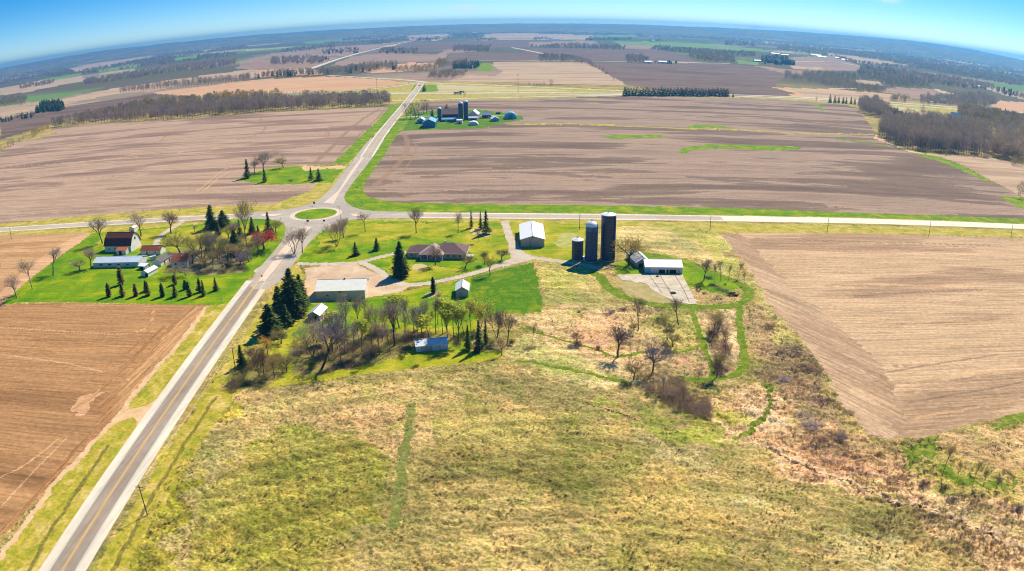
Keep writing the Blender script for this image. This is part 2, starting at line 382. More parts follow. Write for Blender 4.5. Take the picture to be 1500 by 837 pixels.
for P in ([(878,201.5),(900,198),(960,198),(985,200.5),(960,202.5),(900,203.5)],[(993,222),(1005,216),(1035,212),(1100,213),(1170,215),(1174,219),(1130,221),(1060,218),(1020,219.5),(1000,226)],
          [(1003,187),(1020,182.5),(1050,184),(1078,188.5),(1035,187.5),(1010,189.5)],[(1190,153),(1200,154),(1212,162),(1204,162)],
          [(1225,203),(1260,206),(1318,217),(1350,224),(1375,230),(1405,241),(1440,259),(1460,269),(1440,264),(1405,248),(1380,238),(1350,229),(1310,216),(1260,208),(1225,205)]):
    z('grass_waterway',P,M_verge_green,1)
z('grass_waterway',strip_poly([(745,182.5),(830,182),(905,184),(1000,189),(1110,191),(1160,195.5),(1280,197.5)],9),M_verge,2,.1,True)
z('grass_waterway',[(1284,197),(1290,202),(1319,216),(1350,223),(1356,227),(1330,222),(1300,210),(1280,203)],M_sand,1)
z('grass_verge',[(1463,288),(1500,289),(1500,307),(1480,297)],M_verge_green,1)
z('field',[(1356,226),(1447,229),(1500,242),(1500,289),(1463,270),(1440,258),(1405,240),(1375,229)],S_far_pink,1)
# west farmstead
z('grass_verge',[(0,341),(130,334),(300,325),(400,322),(400,330),(130,343),(0,350)],M_verge,.6)
z('field',[(0,345),(128,341.5),(107,358),(88,368),(50,395),(30,412),(0,440)],S_left2,.8)
z('field',[(128,341.5),(135,343),(107,363),(90,374),(45,408),(12,437),(0,447),(0,430),(30,402),(70,370),(100,352)],S_far_tan,.8)
z('lawn',[(135,342),(200,336),(300,328),(300,322),(400,321),(412,323),(418,330),(419,341),(407,365),(375,397),(345,433),(335,446),(308,446.5),(200,445),(100,443),(35,443),(0,447),(12,437),(45,408),(90,374),(107,363)],M_lawn,.5)
z('lawn',[(150,342),(300,331),(400,328),(400,352),(340,362),(250,364),(140,366)],M_lawn_dry,3)
z('yard',[(240,372),(290,362),(330,368),(360,380),(355,400),(300,404),(250,396),(238,382)],gravel('leaf_litter_ground',(150,140,98),(120,112,78),5),1.5,.2)
z('driveway',strip_poly([(270,322),(262,329),(247,337),(236,345),(230,353),(228,362)],4.2),M_drive,.3,0,True)
z('driveway',[(372,396),(385,388),(392,398),(376,402)],M_drive,.3)
z('field',[(0,446),(35,445),(100,444),(200,446),(306,447.5),(304,452),(267,499),(235,537),(200,571),(184,600),(165,618),(120,667),(60,728),(0,790),(-200,980),(-400,1000),(-500,600),(-200,460)],S_left,.7)
z('field',[(100,600),(118,585),(142,572),(150,578),(130,600),(108,614)],S_far_tan,3)
z('field',[(270,450),(304,448),(304,452),(267,499),(235,537),(200,571),(184,600),(165,618),(140,620),(150,590),(205,530),(235,490),(255,470)],S_headL,1.2)
z('field_edge',strip_poly([(304,449),(285,477),(262,503),(232,540),(205,566),(186,592),(166,620),(106,682),(69,722),(26,786),(-40,860),(-150,960)],2.4),M_sand,.9,.1,True)
z('driveway',[(242,572),(232,583),(215,594),(190,600),(170,608),(160,622),(180,614),(196,611),(203,616),(200,628),(192,642),(215,620),(238,590)],M_drive,.5,0)
# the property
z('grass_verge',[(436,386),(444,400),(443,446),(420,480),(400,520),(375,545),(345,580),(310,630),(262,705),(205,800),(150,900),(110,960),(60,960),(140,837),(270,625),(402,424),(430,386)],M_vns,1.2,.3)
z('grass_verge',[(308,447),(335,445),(320,470),(262,560),(243,580),(225,610),(185,665),(80,837),(0,960),(-150,960),(-40,865),(26,790),(69,726),(106,686),(166,624),(186,596),(232,544),(285,481)],M_vns,1.2,.3)
z('grass_verge',[(519,322),(567,320.5),(775,322.5),(1020,326),(1058,327),(1500,338),(1500,348),(1260,342.5),(1100,341.5),(1046,341.5),(1040,334),(520,330),(470,342),(452,357),(436,384),(430,382),(455,352),(474,336),(495,327)],M_verge,.5)
z('lawn',[(436,384),(448,362),(470,341),(490,331),(515,324),(735,326.5),(741,340),(752,368),(748,380),(725,392),(690,404),(640,414),(600,418),(582,412),(560,402),(530,386),(520,384),(460,386.5)],M_lawn,.4)
z('lawn',[(470,345),(520,328),(600,327),(735,327),(738,345),(700,352),(640,347),(560,352),(490,366),(465,368)],M_lawn_dry,3)
z('lawn',[(655,345),(700,352),(745,352),(750,372),(735,384),(700,385),(690,370)],M_lawn_dry,3)
z('lawn',[(560,390),(600,385),(650,392),(690,395),(660,405),(600,413),(575,405)],M_lawn_dry,2.5)
z('lawn',[(742,327),(870,328),(872,350),(868,392),(835,386),(795,376),(770,372),(757,350)],M_lawn_dry,1)
z('lawn',[(905,385),(945,372),(965,372),(1010,382),(1060,402),(1085,418),(1060,432),(1005,418),(1000,402),(900,402)],M_lawn,1.5)
z('lawn',[(446,448),(465,442),(540,436),(600,425),(640,418),(700,404),(750,391),(782,385.5),(788,410),(793,440),(792,456),(765,461),(730,458),(705,468),(690,490),(690,515),(740,515),(735,526),(700,530),(600,541),(520,550),(450,562),(395,566),(380,545),(405,500),(435,465)],M_lawn_dry,1)
z('lawn',[(450,448),(540,439),(600,430),(700,404),(782,386),(792,456),(765,461),(730,458),(705,468),(640,480),(560,470),(470,500),(430,490)],M_lawn,2)
z('leaf_litter',[(425,515),(445,490),(475,488),(500,492),(540,488),(580,484),(620,486),(660,488),(675,500),(662,508),(610,505),(598,516),(560,528),(520,540),(470,548),(420,552)],M_litter,4)
z('leaf_litter',[(335,560),(352,535),(375,520),(395,525),(410,548),(390,565),(350,575)],M_litter,4)
z('lawn',[(690,407),(750,391),(782,386),(788,412),(793,440),(792,456),(765,461),(730,458),(700,452),(690,430)],M_lawn_deep,.8)
z('yard',[(447,393),(470,390),(520,386),(545,398),(575,411),(600,419),(590,427),(540,436),(463,443),(447,447),(441,446),(444,425),(449,405)],M_gravel,.5,0)
z('yard',[(441,447),(446,420),(455,412),(462,420),(462,436),(452,446)],M_sand,.6,0)
z('driveway',strip_poly([(434,386),(450,387),(475,387),(505,386),(530,384),(555,377),(580,371.5),(600,369)],4.2),M_drive,.2,0,True)
z('driveway',strip_poly([(528,384),(545,391),(560,400),(575,411),(600,419),(640,413),(690,402),(725,391),(750,381),(768,378)],4.4),M_drive,.2,0,True)
z('driveway',strip_poly([(740,324),(742,335),(748,352),(758,368),(775,377),(800,380),(830,384),(865,390),(880,394)],4.6),M_drive,.3,0,True)
z('driveway',[(744,352),(752,362),(762,371),(790,378),(768,383),(735,392),(748,378)],M_drive,.3,0)
z('planting_bed',[(603,392),(607,387),(617,386),(625,389),(625,394),(615,397),(606,396)],M_bed,.2)
z('planting_bed',[(688,338),(695,333),(705,335),(718,341),(720,346),(712,348),(703,345),(692,344)],M_bed,.3)
z('bare_ground',[(815,350),(822,342),(840,341),(855,350),(850,362),(825,364),(815,358)],gravel('thin_turf',(196,182,120),(150,160,70),4),1.5)
z('planting_bed',[(622,432),(632,426),(644,425),(646,429),(636,434),(628,437)],M_bed,.3)
z('concrete_pad',[(469.5,459),(493,456),(490,470),(470,470.5)],gravel('worn_concrete',(222,186,164),(198,160,136),4),.1,0)
z('yard',[(902,402.5),(945,401),(1000,404),(1021,446),(1000,446),(960,443),(915,430),(903,412)],gravel('weedy_hardstanding',(186,170,120),(160,146,88),5),.8,.2)
# mown paths
for P,wd in (([(866,398),(880,407),(893,424),(915,437),(950,446),(1000,449.5),(1040,450),(1075,448.5),(1093,440),(1098,430),(1090,420),(1072,410),(1040,398),(1000,388),(960,374),(930,371)],5.0),
             ([(1083,447),(1083,480),(1090,515),(1091,536),(1080,549),(1055,555),(1030,556),(995,555)],3.2),([(1013,451),(1023,485),(1032,510),(1042,535),(1046,556)],2.4),
             ([(762,480),(810,494),(835,502),(870,511),(892,519)],1.6),([(900,524),(930,518),(950,516)],2.2),([(757,529),(800,535),(850,545),(900,556),(917,560)],2.2),
             ([(1030,505),(1010,512),(990,518)],2.0)):
    z('mown_path',strip_poly(P,wd),M_path,.7,.1,True)
z('mown_path',[(1314,652),(1345,647),(1372,640),(1380,655),(1372,672),(1345,680),(1330,675)],M_stripe_g,4,.6)
z('mown_path',[(1375,685),(1400,690),(1440,705),(1478,711),(1480,718),(1450,720),(1420,710),(1385,697)],M_stripe_g,4,.6)
z('mown_path',[(1478,692),(1488,694),(1486,712),(1478,712)],M_stripe_g,2,.6)
z('mown_path',[(1456,616),(1480,606),(1530,600),(1530,618),(1480,624),(1460,630)],M_stripe_g,4,.6)
z('mown_path',strip_poly([(604,590),(598,630),(591,670),(584,720),(574,775)],3.0),M_stripe,.9,.5,True)
# east field
z('field',[(1058,342.5),(1100,341.5),(1260,342.5),(1500,349),(1800,360),(2400,600),(1700,600),(1500,604),(1420,622),(1360,640),(1300,645),(1270,636),(1240,600),(1217,557),(1167,487),(1130,447),(1105,405),(1085,378)],S_right,.8)
z('field',[(1058,342.5),(1085,343),(1112,370),(1140,400),(1207,461),(1255,500),(1297,539),(1310,575),(1322,610),(1325,640),(1300,645),(1270,636),(1240,600),(1217,557),(1167,487),(1130,447),(1105,405),(1085,378)],S_head,3)
M_ditch=grass('ditch_grass',(150,134,66),(124,112,52),(130,130,52),4,1.0)
z('ditch',strip_poly([(20,880),(43,837),(64,793),(93,750),(117,713),(139,681),(158,652)],1.3),M_ditch,.5,.5,True)
z('ditch',strip_poly([(140,880),(165,837),(192,785),(221,731),(240,702),(267,657),(290,622),(318,580)],1.3),M_ditch,.5,.5,True)
z('driveway',[(246,570),(234,583),(215,594),(190,600),(170,608),(156,624),(180,616),(194,612),(202,617),(201,628),(190,648),(215,622),(238,590)],M_sand,.5,0)
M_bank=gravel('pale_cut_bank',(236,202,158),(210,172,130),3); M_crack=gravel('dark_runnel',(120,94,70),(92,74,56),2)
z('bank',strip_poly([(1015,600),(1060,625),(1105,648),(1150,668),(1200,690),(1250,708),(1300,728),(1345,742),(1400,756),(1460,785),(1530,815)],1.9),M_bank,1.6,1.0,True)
z('runnel',strip_poly([(1100,650),(1152,672),(1205,694),(1255,711),(1305,732),(1350,745),(1405,760),(1465,790)],.5),M_crack,1.2,1.0,True)  # shadow along the gully bank, painted in as a dark brown strip
z('runnel',strip_poly([(1125,560),(1130,590),(1118,615),(1095,635),(1075,645)],1.6),M_stripe_g,1.5,1.0,True)
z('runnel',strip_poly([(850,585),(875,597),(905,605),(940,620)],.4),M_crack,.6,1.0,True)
S_trk=soil('wheel_track_soil',(164,134,108),(144,116,92),rE,.5,.4); S_trl=soil('pale_track_soil',(208,170,128),(190,150,108),rE,.5,.4); S_trd=soil('damp_soil',(162,134,108),(140,114,92),rE,.5,.4)
for P,wd,mt in (([(241,195),(235,194),(243,199),(236,208),(213,211.5)],2.2,S_trk),([(379,168),(384,171),(379,181),(390,186),(384,195),(368,200),(345,206)],2.2,S_trk),([(487,184),(482,197),(474,208),(467,214)],1.4,S_trk),([(484,183),(478,196),(470,207),(463,213)],1.4,S_trk),
  ([(288,280),(300,272),(315,258),(332,246),(350,243)],1.6,S_trl),([(297,281),(310,270),(322,259),(340,250)],1.6,S_trl),([(330,262),(345,252),(352,249)],1.2,S_trl),([(0,245),(120,238),(250,225),(380,212)],1.0,S_trl),([(0,262),(140,262),(260,250),(330,247)],1.0,S_trk),
  ([(555,160),(530,175),(505,196),(480,222),(462,238)],5.0,S_trd),([(565,160),(548,178),(520,204),(500,222)],3.0,S_trk),([(592,196),(600,215),(585,240),(560,262),(545,276)],5.5,S_trd),([(606,205),(612,218),(596,247),(575,268)],1.6,S_trk),
  ([(1135,398),(1150,385),(1170,372),(1230,366),(1400,372),(1600,378)],1.1,S_trl),([(1138,402),(1155,389),(1175,376),(1240,371),(1400,377)],1.1,S_trl),([(1190,412),(1300,417),(1420,423),(1560,425)],1.5,S_trl),([(1165,395),(1300,392),(1460,386),(1560,386)],1.8,S_trl),([(1240,475),(1350,478),(1500,467)],1.4,S_trl),([(1265,512),(1380,507),(1500,495)],1.6,S_trl),([(1250,434),(1350,428),(1440,425)],2.5,S_trk),([(1160,352),(1300,355),(1450,360)],1.4,S_trk),
  ([(1320,560),(1400,552),(1500,536)],1.6,S_trl),([(1330,590),(1420,575),(1500,560)],1.2,S_trd),([(1300,545),(1360,535),(1460,520)],1.2,S_trk),([(1340,612),(1400,602),(1500,585)],1.4,S_trl),
  ([(0,480),(100,486),(190,492),(215,480)],0.7,S_trl),([(225,455),(218,490),(190,515),(150,540)],1.8,S_headL),([(240,478),(200,520),(150,570),(110,600)],2.2,S_headL),([(0,700),(40,680),(90,640)],.6,S_trl),([(0,520),(90,530),(150,545)],.7,S_trl),([(0,780),(60,720),(100,670),(150,620)],1.6,S_headL),([(0,745),(40,700),(100,640)],.6,S_trl)):
    z('field',strip_poly(P,wd),mt,.35,.1,True)
MATS=[Mg]+[q[2] for q in Z]

_a=G(90.7,837); _b=G(384,405); _d=(_b-_a)/np.hypot(*(_b-_a))
RB=[strip_poly([_a-_d*300,_a,_b,G(415,360),G(440,335)],19,True),strip_poly([(520,250),(556,200),(590,158),(603,142),(618,121)],18),strip_poly([(-200,350),(0,337),(150,327.6),(301,318.8),(420,315),(520,314),(612,315.6),(775,317),(1000,319.4),(1233,323.2),(1500,332.4),(1640,338)],19),
 W([(375,305),(415,303),(450,297),(468,288),(500,250),(530,240),(508,280),(510,297),(540,304),(620,306),(620,326),(519,326),(476,341),(440,385),(400,430),(350,440),(400,362),(412,342),(405,328),(375,326)])]
def build_ground():
    az_f=np.arange(-R(58),R(58),.0016); rest=np.linspace(R(58),2*math.pi-R(58),60)
    az=np.concatenate([az_f,rest[:-1] if abs(az_f[-1]-R(58))>1e-4 else rest[1:-1]]); na=len(az)
    th=np.arange(R(54),R(.36),-.00118); r_f=CAM_H/np.tan(th); r=np.concatenate([np.linspace(.01,r_f[0]-3,9),r_f,[17000.]]); nr=len(r)
    RR,AA=np.meshgrid(r,az,indexing='ij'); X=(RR*np.sin(AA)).ravel(); Y=(RR*np.cos(AA)).ravel()
    i=np.arange(nr-1)[:,None]; j=np.arange(na)[None,:]; j2=(j+1)%na
    F=np.stack([i*na+j,i*na+j2,(i+1)*na+j2,(i+1)*na+j],-1).reshape(-1,4)[:,::-1]
    cx=X[F].mean(1); cy=Y[F].mean(1)
    cls=np.zeros(len(F),np.int32)
    wx=(fbm(cx/5,cy/5,3,3)-.5)*2.6+(fbm(cx/1.3,cy/1.3,2,9)-.5)*1.2; wy=(fbm(cx/5,cy/5,3,5)-.5)*2.6+(fbm(cx/1.3,cy/1.3,2,11)-.5)*1.2
    wx2=(fbm(cx/60,cy/60,3,3)-.5)*4; wy2=(fbm(cx/60,cy/60,3,5)-.5)*4
    for k,(nm,P,mt,rag,rel) in enumerate(Z):
        far=rag>=3 and P[:,1].max()>700
        a,b=(wx2,wy2) if far else (wx,wy)
        cls[inpoly(cx+a*rag,cy+b*rag,P)]=k+1
    # relief: tussocks and hummocks in the rough grass, flat elsewhere
    relf=np.ones(len(X))
    rw=np.array([1.0]+[q[4] for q in Z]); fr=rw[cls]
    vmin=np.ones(len(X)); 
    for c in range(4): np.minimum.at(vmin,F[:,c],fr)
    d=np.hypot(X,Y); near=np.clip((900-d)/500,0,1)
    # keep a flat shelf under the roads
    for P in RB: vmin[inpoly(X,Y,P)]=0
    t1=fbm(X/2.4+fbm(X/7,Y/7,2,40)*2,Y/1.9,4,21); t2=fbm(X/9,Y/9,3,22)
    zz=near*vmin*(((t1-.45)**1)*1.5+(t2-.5)*1.2)
    # ridged gully ground in the east
    E_=inpoly(X,Y,W([(1100,440),(1165,490),(1260,620),(1500,760),(1500,837),(1420,837),(1250,720),(1040,620),(900,520),(940,450)]))
    gz=np.abs(fbm(X/5,Y/3.2,4,60)-.5); zz=zz-np.where(E_,near*vmin*np.clip(.12-gz,0,1)*7,0)
    zz=np.where(vmin>0,zz,0)
    # far ground relief
    V=np.stack([X,Y,zz],1)
    # colours of the rough grassland
    col=np.empty((len(X),3)); 
    def cset(m,c): col[m]=np.array(s2l(c))
    base=np.array(s2l((166,148,96))); col[:]=base
    WX=X+(fbm(X/14,Y/14,4,31)-.5)*26+(fbm(X/3,Y/3,3,32)-.5)*7; WY=Y+(fbm(X/14,Y/14,4,33)-.5)*26+(fbm(X/3,Y/3,3,34)-.5)*7
    def zone(pts,c,k=1.0):
        m=inpoly(WX,WY,W(pts)); col[m]=col[m]*(1-k)+np.array(s2l(c))*k
    for pts,c,k in MEADOW: zone(pts,c,k)
    # broad tonal drift and old mowing arcs of the rough grass
    b1=fbm(X/38,Y/30,4,101)[:,None]; b2=fbm(X/16,Y/12,3,103)[:,None]
    col*=np.where(b1<.5,1-(.5-b1)*np.array([[.7,.55,.8]]),1+(b1-.5)*np.array([[1.0,.6,.9]]))
    col*=1+(b2-.5)*np.array([[.9,.7,.9]])
    dc=np.hypot(X-10,Y-40); an=np.arctan2(X-10,Y-40); arc=fbm(dc/2.2,an*5,3,105)[:,None]
    col*=1+(arc-.5)*.9
    col=np.clip(col,0.01,.85)
    # distant land that is not traced: woods and fields by section lines
    fa=d>1500
    ang=.04; u=X*math.cos(ang)+Y*math.sin(ang); v=-X*math.sin(ang)+Y*math.cos(ang)
    ci=np.floor(u/620).astype(np.int64); cj=np.floor((v+_h(ci,ci*0,77)*400)/420).astype(np.int64); hsh=_h(ci,cj,55)
    wood=fbm(X/900,Y/900,4,70)
    pal=np.array([s2l(c) for c in ((150,132,122),(112,98,94),(178,152,134),(128,112,108),(110,140,74),(190,176,140))])
    pc=pal[(hsh*5.99).astype(int)]; wc=np.array(s2l((104,96,76)))
    isw=np.clip((wood-.44)*14,0,1)[:,None]; cf=pc*(1-isw)+wc*isw
    k=np.clip((d-1500)/400,0,1)[:,None]; col=col*(1-k)+cf*k
    names=['ground']+[q[0] for q in Z]; mats=MATS
    objs=[]
    cells=[(c,np.nonzero(cls==c)[0]) for c in np.unique(cls)]
    for c,idx in cells:
        f=F[idx]; uq,inv=np.unique(f,return_inverse=True); me=mesh_np(names[c],V[uq],inv.reshape(-1,4),mats[c],True)
        if c==0:
            a=me.color_attributes.new('col','FLOAT_COLOR','POINT'); q=np.ones((len(uq),4),np.float32); q[:,:3]=col[uq]; a.data.foreach_set('color',q.ravel())
        o=link(names[c],me); tag(o,kind='structure')
    return
MEADOW=[
 ([(330,560),(560,552),(720,535),(800,545),(900,575),(960,600),(900,600),(760,610),(600,600),(480,640),(300,760),(230,837),(120,900),(200,720)],(188,164,112),.9),
 ([(420,600),(560,590),(640,600),(600,680),(470,640)],(196,162,118),.8),
 ([(130,860),(230,700),(330,560),(345,560),(300,680),(210,840),(180,880)],(176,164,58),.8),
 ([(180,900),(235,790),(290,700),(330,640),(345,650),(300,760),(240,880)],(184,166,110),.7),
 ([(360,640),(470,620),(560,660),(570,760),(480,837),(330,860),(250,837),(300,720)],(154,150,58),.6),
 ([(300,760),(420,700),(500,760),(560,860),(250,900)],(168,154,72),.5),
 ([(590,770),(700,720),(860,760),(880,900),(560,900)],(194,168,112),.5),
 ([(880,700),(1000,690),(1080,760),(1100,900),(900,900)],(176,154,92),.7),
 ([(620,600),(760,600),(900,620),(960,700),(900,760),(740,720),(620,660)],(168,152,92),.85),
 ([(700,540),(830,548),(920,580),(940,600),(780,600),(690,570)],(140,128,86),.8),
 ([(740,495),(800,498),(900,522),(940,560),(900,575),(830,548),(740,527)],(196,178,130),.85),
 ([(752,495),(800,505),(890,535),(900,556),(850,546),(800,536),(750,528)],(150,164,66),.35),
 ([(785,388),(868,395),(885,412),(905,436),(880,445),(800,456),(794,440),(790,410)],(186,170,112),.9),
 ([(790,390),(840,392),(850,410),(820,430),(795,425)],(160,168,66),.4),
 ([(880,330),(1040,332),(1062,345),(1075,380),(1085,418),(1060,402),(1010,382),(965,372),(940,366),(905,362),(880,372)],(196,178,124),.9),
 ([(990,335),(1040,333),(1075,390),(1095,430),(1070,410),(1040,370),(1010,350)],(150,158,62),.6),
 ([(775,462),(880,446),(930,444),(1000,455),(1084,454),(1090,540),(1050,556),(990,556),(940,545),(900,522),(850,508),(800,493),(760,480)],(202,172,132),.85),
 ([(820,470),(900,462),(935,480),(920,510),(850,500),(810,485)],(214,168,132),.8),
 ([(980,515),(1035,510),(1045,548),(985,545)],(216,172,138),.9),
 ([(960,460),(1015,455),(1030,510),(990,520),(955,500)],(166,166,78),.6),
 ([(1035,455),(1080,455),(1088,530),(1060,545),(1045,500)],(214,186,150),.85),
 ([(1005,420),(1060,432),(1085,440),(1060,446),(1020,446)],(196,166,122),.8),
 ([(1092,440),(1130,455),(1165,500),(1205,550),(1235,600),(1250,640),(1200,630),(1150,590),(1115,520),(1098,470)],(176,150,114),.9),
 ([(1098,430),(1110,415),(1160,480),(1190,525),(1150,500),(1120,460)],(190,180,112),.7),
 ([(1120,500),(1180,500),(1235,600),(1240,660),(1190,650),(1140,590)],(150,124,98),.6),
 ([(1030,562),(1110,558),(1150,590),(1230,640),(1330,660),(1500,610),(1700,600),(1700,900),(1500,900),(1440,790),(1330,740),(1200,700),(1080,650),(1020,600)],(212,172,132),.85),
 ([(1040,565),(1110,565),(1140,600),(1120,630),(1070,620)],(226,184,150),.9),
 ([(1320,700),(1480,730),(1560,800),(1500,860),(1420,800),(1340,750)],(224,186,144),.85),
 ([(1150,620),(1230,640),(1290,690),(1250,710),(1180,680)],(150,118,92),.6),
 ([(1340,650),(1400,660),(1480,690),(1500,740),(1420,720),(1340,700)],(170,164,76),.6),
 ([(1490,640),(1700,640),(1700,760),(1500,720)],(186,172,92),.6),
 ([(930,615),(980,635),(1040,670),(1070,690),(1020,690),(970,660)],(206,188,150),.3),
 ([(1090,725),(1140,728),(1140,745),(1095,742)],(214,200,168),.25),
 ([(1240,780),(1330,820),(1360,900),(1300,900),(1230,830)],(196,184,140),.3),
 ([(880,585),(960,600),(1050,640),(1110,650),(1060,660),(960,625)],(140,150,62),.6),
 ([(1010,600),(1075,590),(1100,625),(1060,650),(1020,625)],(160,166,60),.7),
]
build_ground()
# ------------------------------------------------------------------ roads
def asphalt(name,c1,c2,rot):
    m,t,b=newmat(name,.85,.15)
    n=nz(t,mapping(t,rot,(60,.9,1)),1,4,.6); n2=nz(t,mapping(t),1/3,5,.7); n3=nz(t,mapping(t),1/30,3,.6)
    c=ramp(t,n2,[(.3,s2l(c1)),(.7,s2l(c2))]); c=mix(t,c,ramp(t,n,[(.35,g1(.78)),(.5,g1(1)),(.65,g1(1.12))]),.8,'MULTIPLY')
    c=mix(t,c,ramp(t,n3,[(.35,g1(.88)),(.65,g1(1.1))]),.8,'MULTIPLY')
    t.links.new(c,b.inputs['Base Color']); bump(t,b,nz(t,mapping(t),4,2,.5),.2,.02); return m
A_ns=asphalt('asphalt_lanes',(150,136,120),(168,152,134),R(87)); A_ew=asphalt('asphalt_east_west',(178,164,144),(194,180,160),-.035)
A_jn=asphalt('asphalt_roundabout',(172,160,146),(188,176,160),.6); A_sh=asphalt('paved_shoulder',(216,204,182),(230,218,196),R(87))
A_con=asphalt('concrete_road',(226,212,186),(238,226,202),-.035); A_far=asphalt('far_road_surface',(206,196,178),(220,210,192),0)
M_kerb=paint('concrete_kerb',(222,210,196),.8,.08); M_med=gravel('median_concrete',(214,190,168),(226,204,184),4)
M_yel=paint('yellow_line_paint',(230,180,96),.7,.1,.1,3); M_wht=paint('white_line_paint',(240,236,228),.7,.06,.1,3)
M_tar=paint('tar_crack_seal',(120,104,98),.8,.1,.1,3)
def sheet(name,P,zz,mat,kind='structure'):
    mb=MB(); mb.poly([(p[0],p[1],zz) for p in P])
    import mathutils
    me=bpy.data.meshes.new(name)
    tr=mathutils.geometry.tessellate_polygon([[Vector((p[0],p[1],0)) for p in P]])
    fs=[]
    for a,b,c in tr:
        A,B,Cc=P[a],P[b],P[c]; s=(B[0]-A[0])*(Cc[1]-A[1])-(B[1]-A[1])*(Cc[0]-A[0])
        fs.append((a,b,c) if s>0 else (a,c,b))
    me.from_pydata([(p[0],p[1],zz) for p in P],[],fs); me.update(); me.materials.append(mat)
    o=link(name,me); tag(o,kind=kind); return o
def ribbon(name,P,o0,o1,zz,mat,parent=None,kind='structure'):
    a=offs(P,o0); b=offs(P,o1); n=len(P); V=[(p[0],p[1],zz) for p in a]+[(p[0],p[1],zz) for p in b]
    me=bpy.data.meshes.new(name); me.from_pydata(V,[],[(i,i+1,n+i+1,n+i) for i in range(n-1)] if o0<o1 else [(i,n+i,n+i+1,i+1) for i in range(n-1)])
    me.update(); me.materials.append(mat); o=link(name,me,parent)
    if kind: tag(o,kind=kind)
    return o
def extend(P,s=200,e=0):
    P=list(P); 
    if s: d=P[0]-P[3]; P=[P[0]+d/np.hypot(*d)*s]+P
    if e: d=P[-1]-P[-4]; P=P+[P[-1]+d/np.hypot(*d)*e]
    return np.array(P)
# north-south road, from beside the camera up to the roundabout
a=G(90.7,837); b=G(384,405); d=(b-a)/np.hypot(*(b-a))
NS=np.array([a-d*260+d*t for t in np.linspace(0,260+np.hypot(*(b-a))-6,30)])
mid=[G(395,390),G(410,370),G(424,352),G(434,340)]
ribbon('road_shoulder',NS,-6.9,6.9,.04,A_sh)
ribbon('road',NS,-4.0,4.0,.052,A_ns)
NSl=NS
for o in (-3.72,3.72): ribbon('road_marking',NSl,o-.09,o+.09,.064,M_wht)
for o in (-.26,.26): ribbon('road_marking',NSl,o-.12,o+.12,.064,M_yel)
# the junction
J=[(375,310.5),(415,308),(449.7,301),(468,292),(481.7,280),(503,253),(513.7,240),(528,220),(546,199.5),(566,199.5),(552,222),(540,239),(524,258.7),(506,283),(503.5,291),(510,300),(524,306),(540,309.2),(575,310.3),(620,311),
   (620,320.5),(567,320),(519,321.3),(495,326.7),(474,336),(455,352),(433,384),(400,424),(362,424),(374,400),(404,365),(414,352),(418,342),(418.5,331),(410,324),(391,321.3),(375,320.8),(340,322.2),(340,312.8)]
sheet('road',smooth([G(*p) for p in J+J[:1]],1)[:-1],.058,A_jn)
cI=(G(434.5,313.5)+G(492,313.5))/2; cI=np.array([cI[0],(G(463,305.8)[1]+G(463,322.2)[1])/2])
def circ(c,r,n=64,e=1): return [np.array([c[0]+r*math.cos(2*math.pi*i/n),c[1]+r*e*math.sin(2*math.pi*i/n)]) for i in range(n)]
sheet('truck_apron',circ(cI,17.2),.075,M_med)
k=MB(); k.lathe([(14.35,.05),(14.35,.2),(14.05,.2),(14.05,.05)],64,cI[0],cI[1]); tag(k.build('kerb',M_kerb),kind='structure')
isl=MB()
for i in range(8): pass
isl.lathe([(14.06,.14),(11,.35),(6,.5),(.01,.55)],64,cI[0],cI[1]); o=isl.build('roundabout_island',M_lawn,None,True); tag(o,kind='structure')
k=MB(); k.lathe([(17.35,.06),(17.35,.11),(17.15,.11),(17.15,.06)],64,cI[0],cI[1]); tag(k.build('kerb',M_kerb),kind='structure')
def island(P,h=.12):
    W_=[G(*p) for p in P]; s=sum(W_[i][0]*W_[(i+1)%len(W_)][1]-W_[(i+1)%len(W_)][0]*W_[i][1] for i in range(len(W_)))
    if s<0: W_=W_[::-1]
    mb=MB(); mb.slab([(p[0],p[1],.06) for p in W_],h); tag(mb.build('splitter_island',M_med),kind='structure')
island([(474,297.8),(488,299.2),(491,294),(498,281),(494.5,281),(485,289)])
island([(439,332.2),(456.5,332.6),(447,342),(437,354),(431,360),(434,348)])
island([(386,313.8),(410,313.8),(413,315.2),(401,317.3),(388,317.6),(380,316)])
island([(512,315.2),(519,313.6),(530,314),(530,316.4),(519,317.4)])
sheet('road_marking',[G(*p) for p in [(444,340),(428,362),(405,392),(388,412),(379,412),(390,396),(412,366),(430,348)]],.078,M_med)
for L in ([(446,345),(430,366),(408,394),(388,418),(352,462)],[(428,349),(411,368),(390,396),(374,418),(345,462)]):
    ribbon('road_marking',smooth([G(*p) for p in L],2),-.14,.14,.086,M_yel)
sheet('road_marking',[G(*p) for p in [(495,281),(498,281),(520,250),(532,232),(543,216),(540,216),(527,234),(513,252)]],.078,M_med)
# road north of the roundabout
NN=np.array(smooth([G(*p) for p in [(537,230),(556,200),(575,176),(590,158),(603,142),(612,130),(618,121)]],2))
ribbon('road_shoulder',NN,-6.3,6.3,.1,A_sh); ribbon('road',NN,-4.6,4.6,.16,A_jn)
ribbon('road_marking',NN,-.25,.25,.2,M_yel)
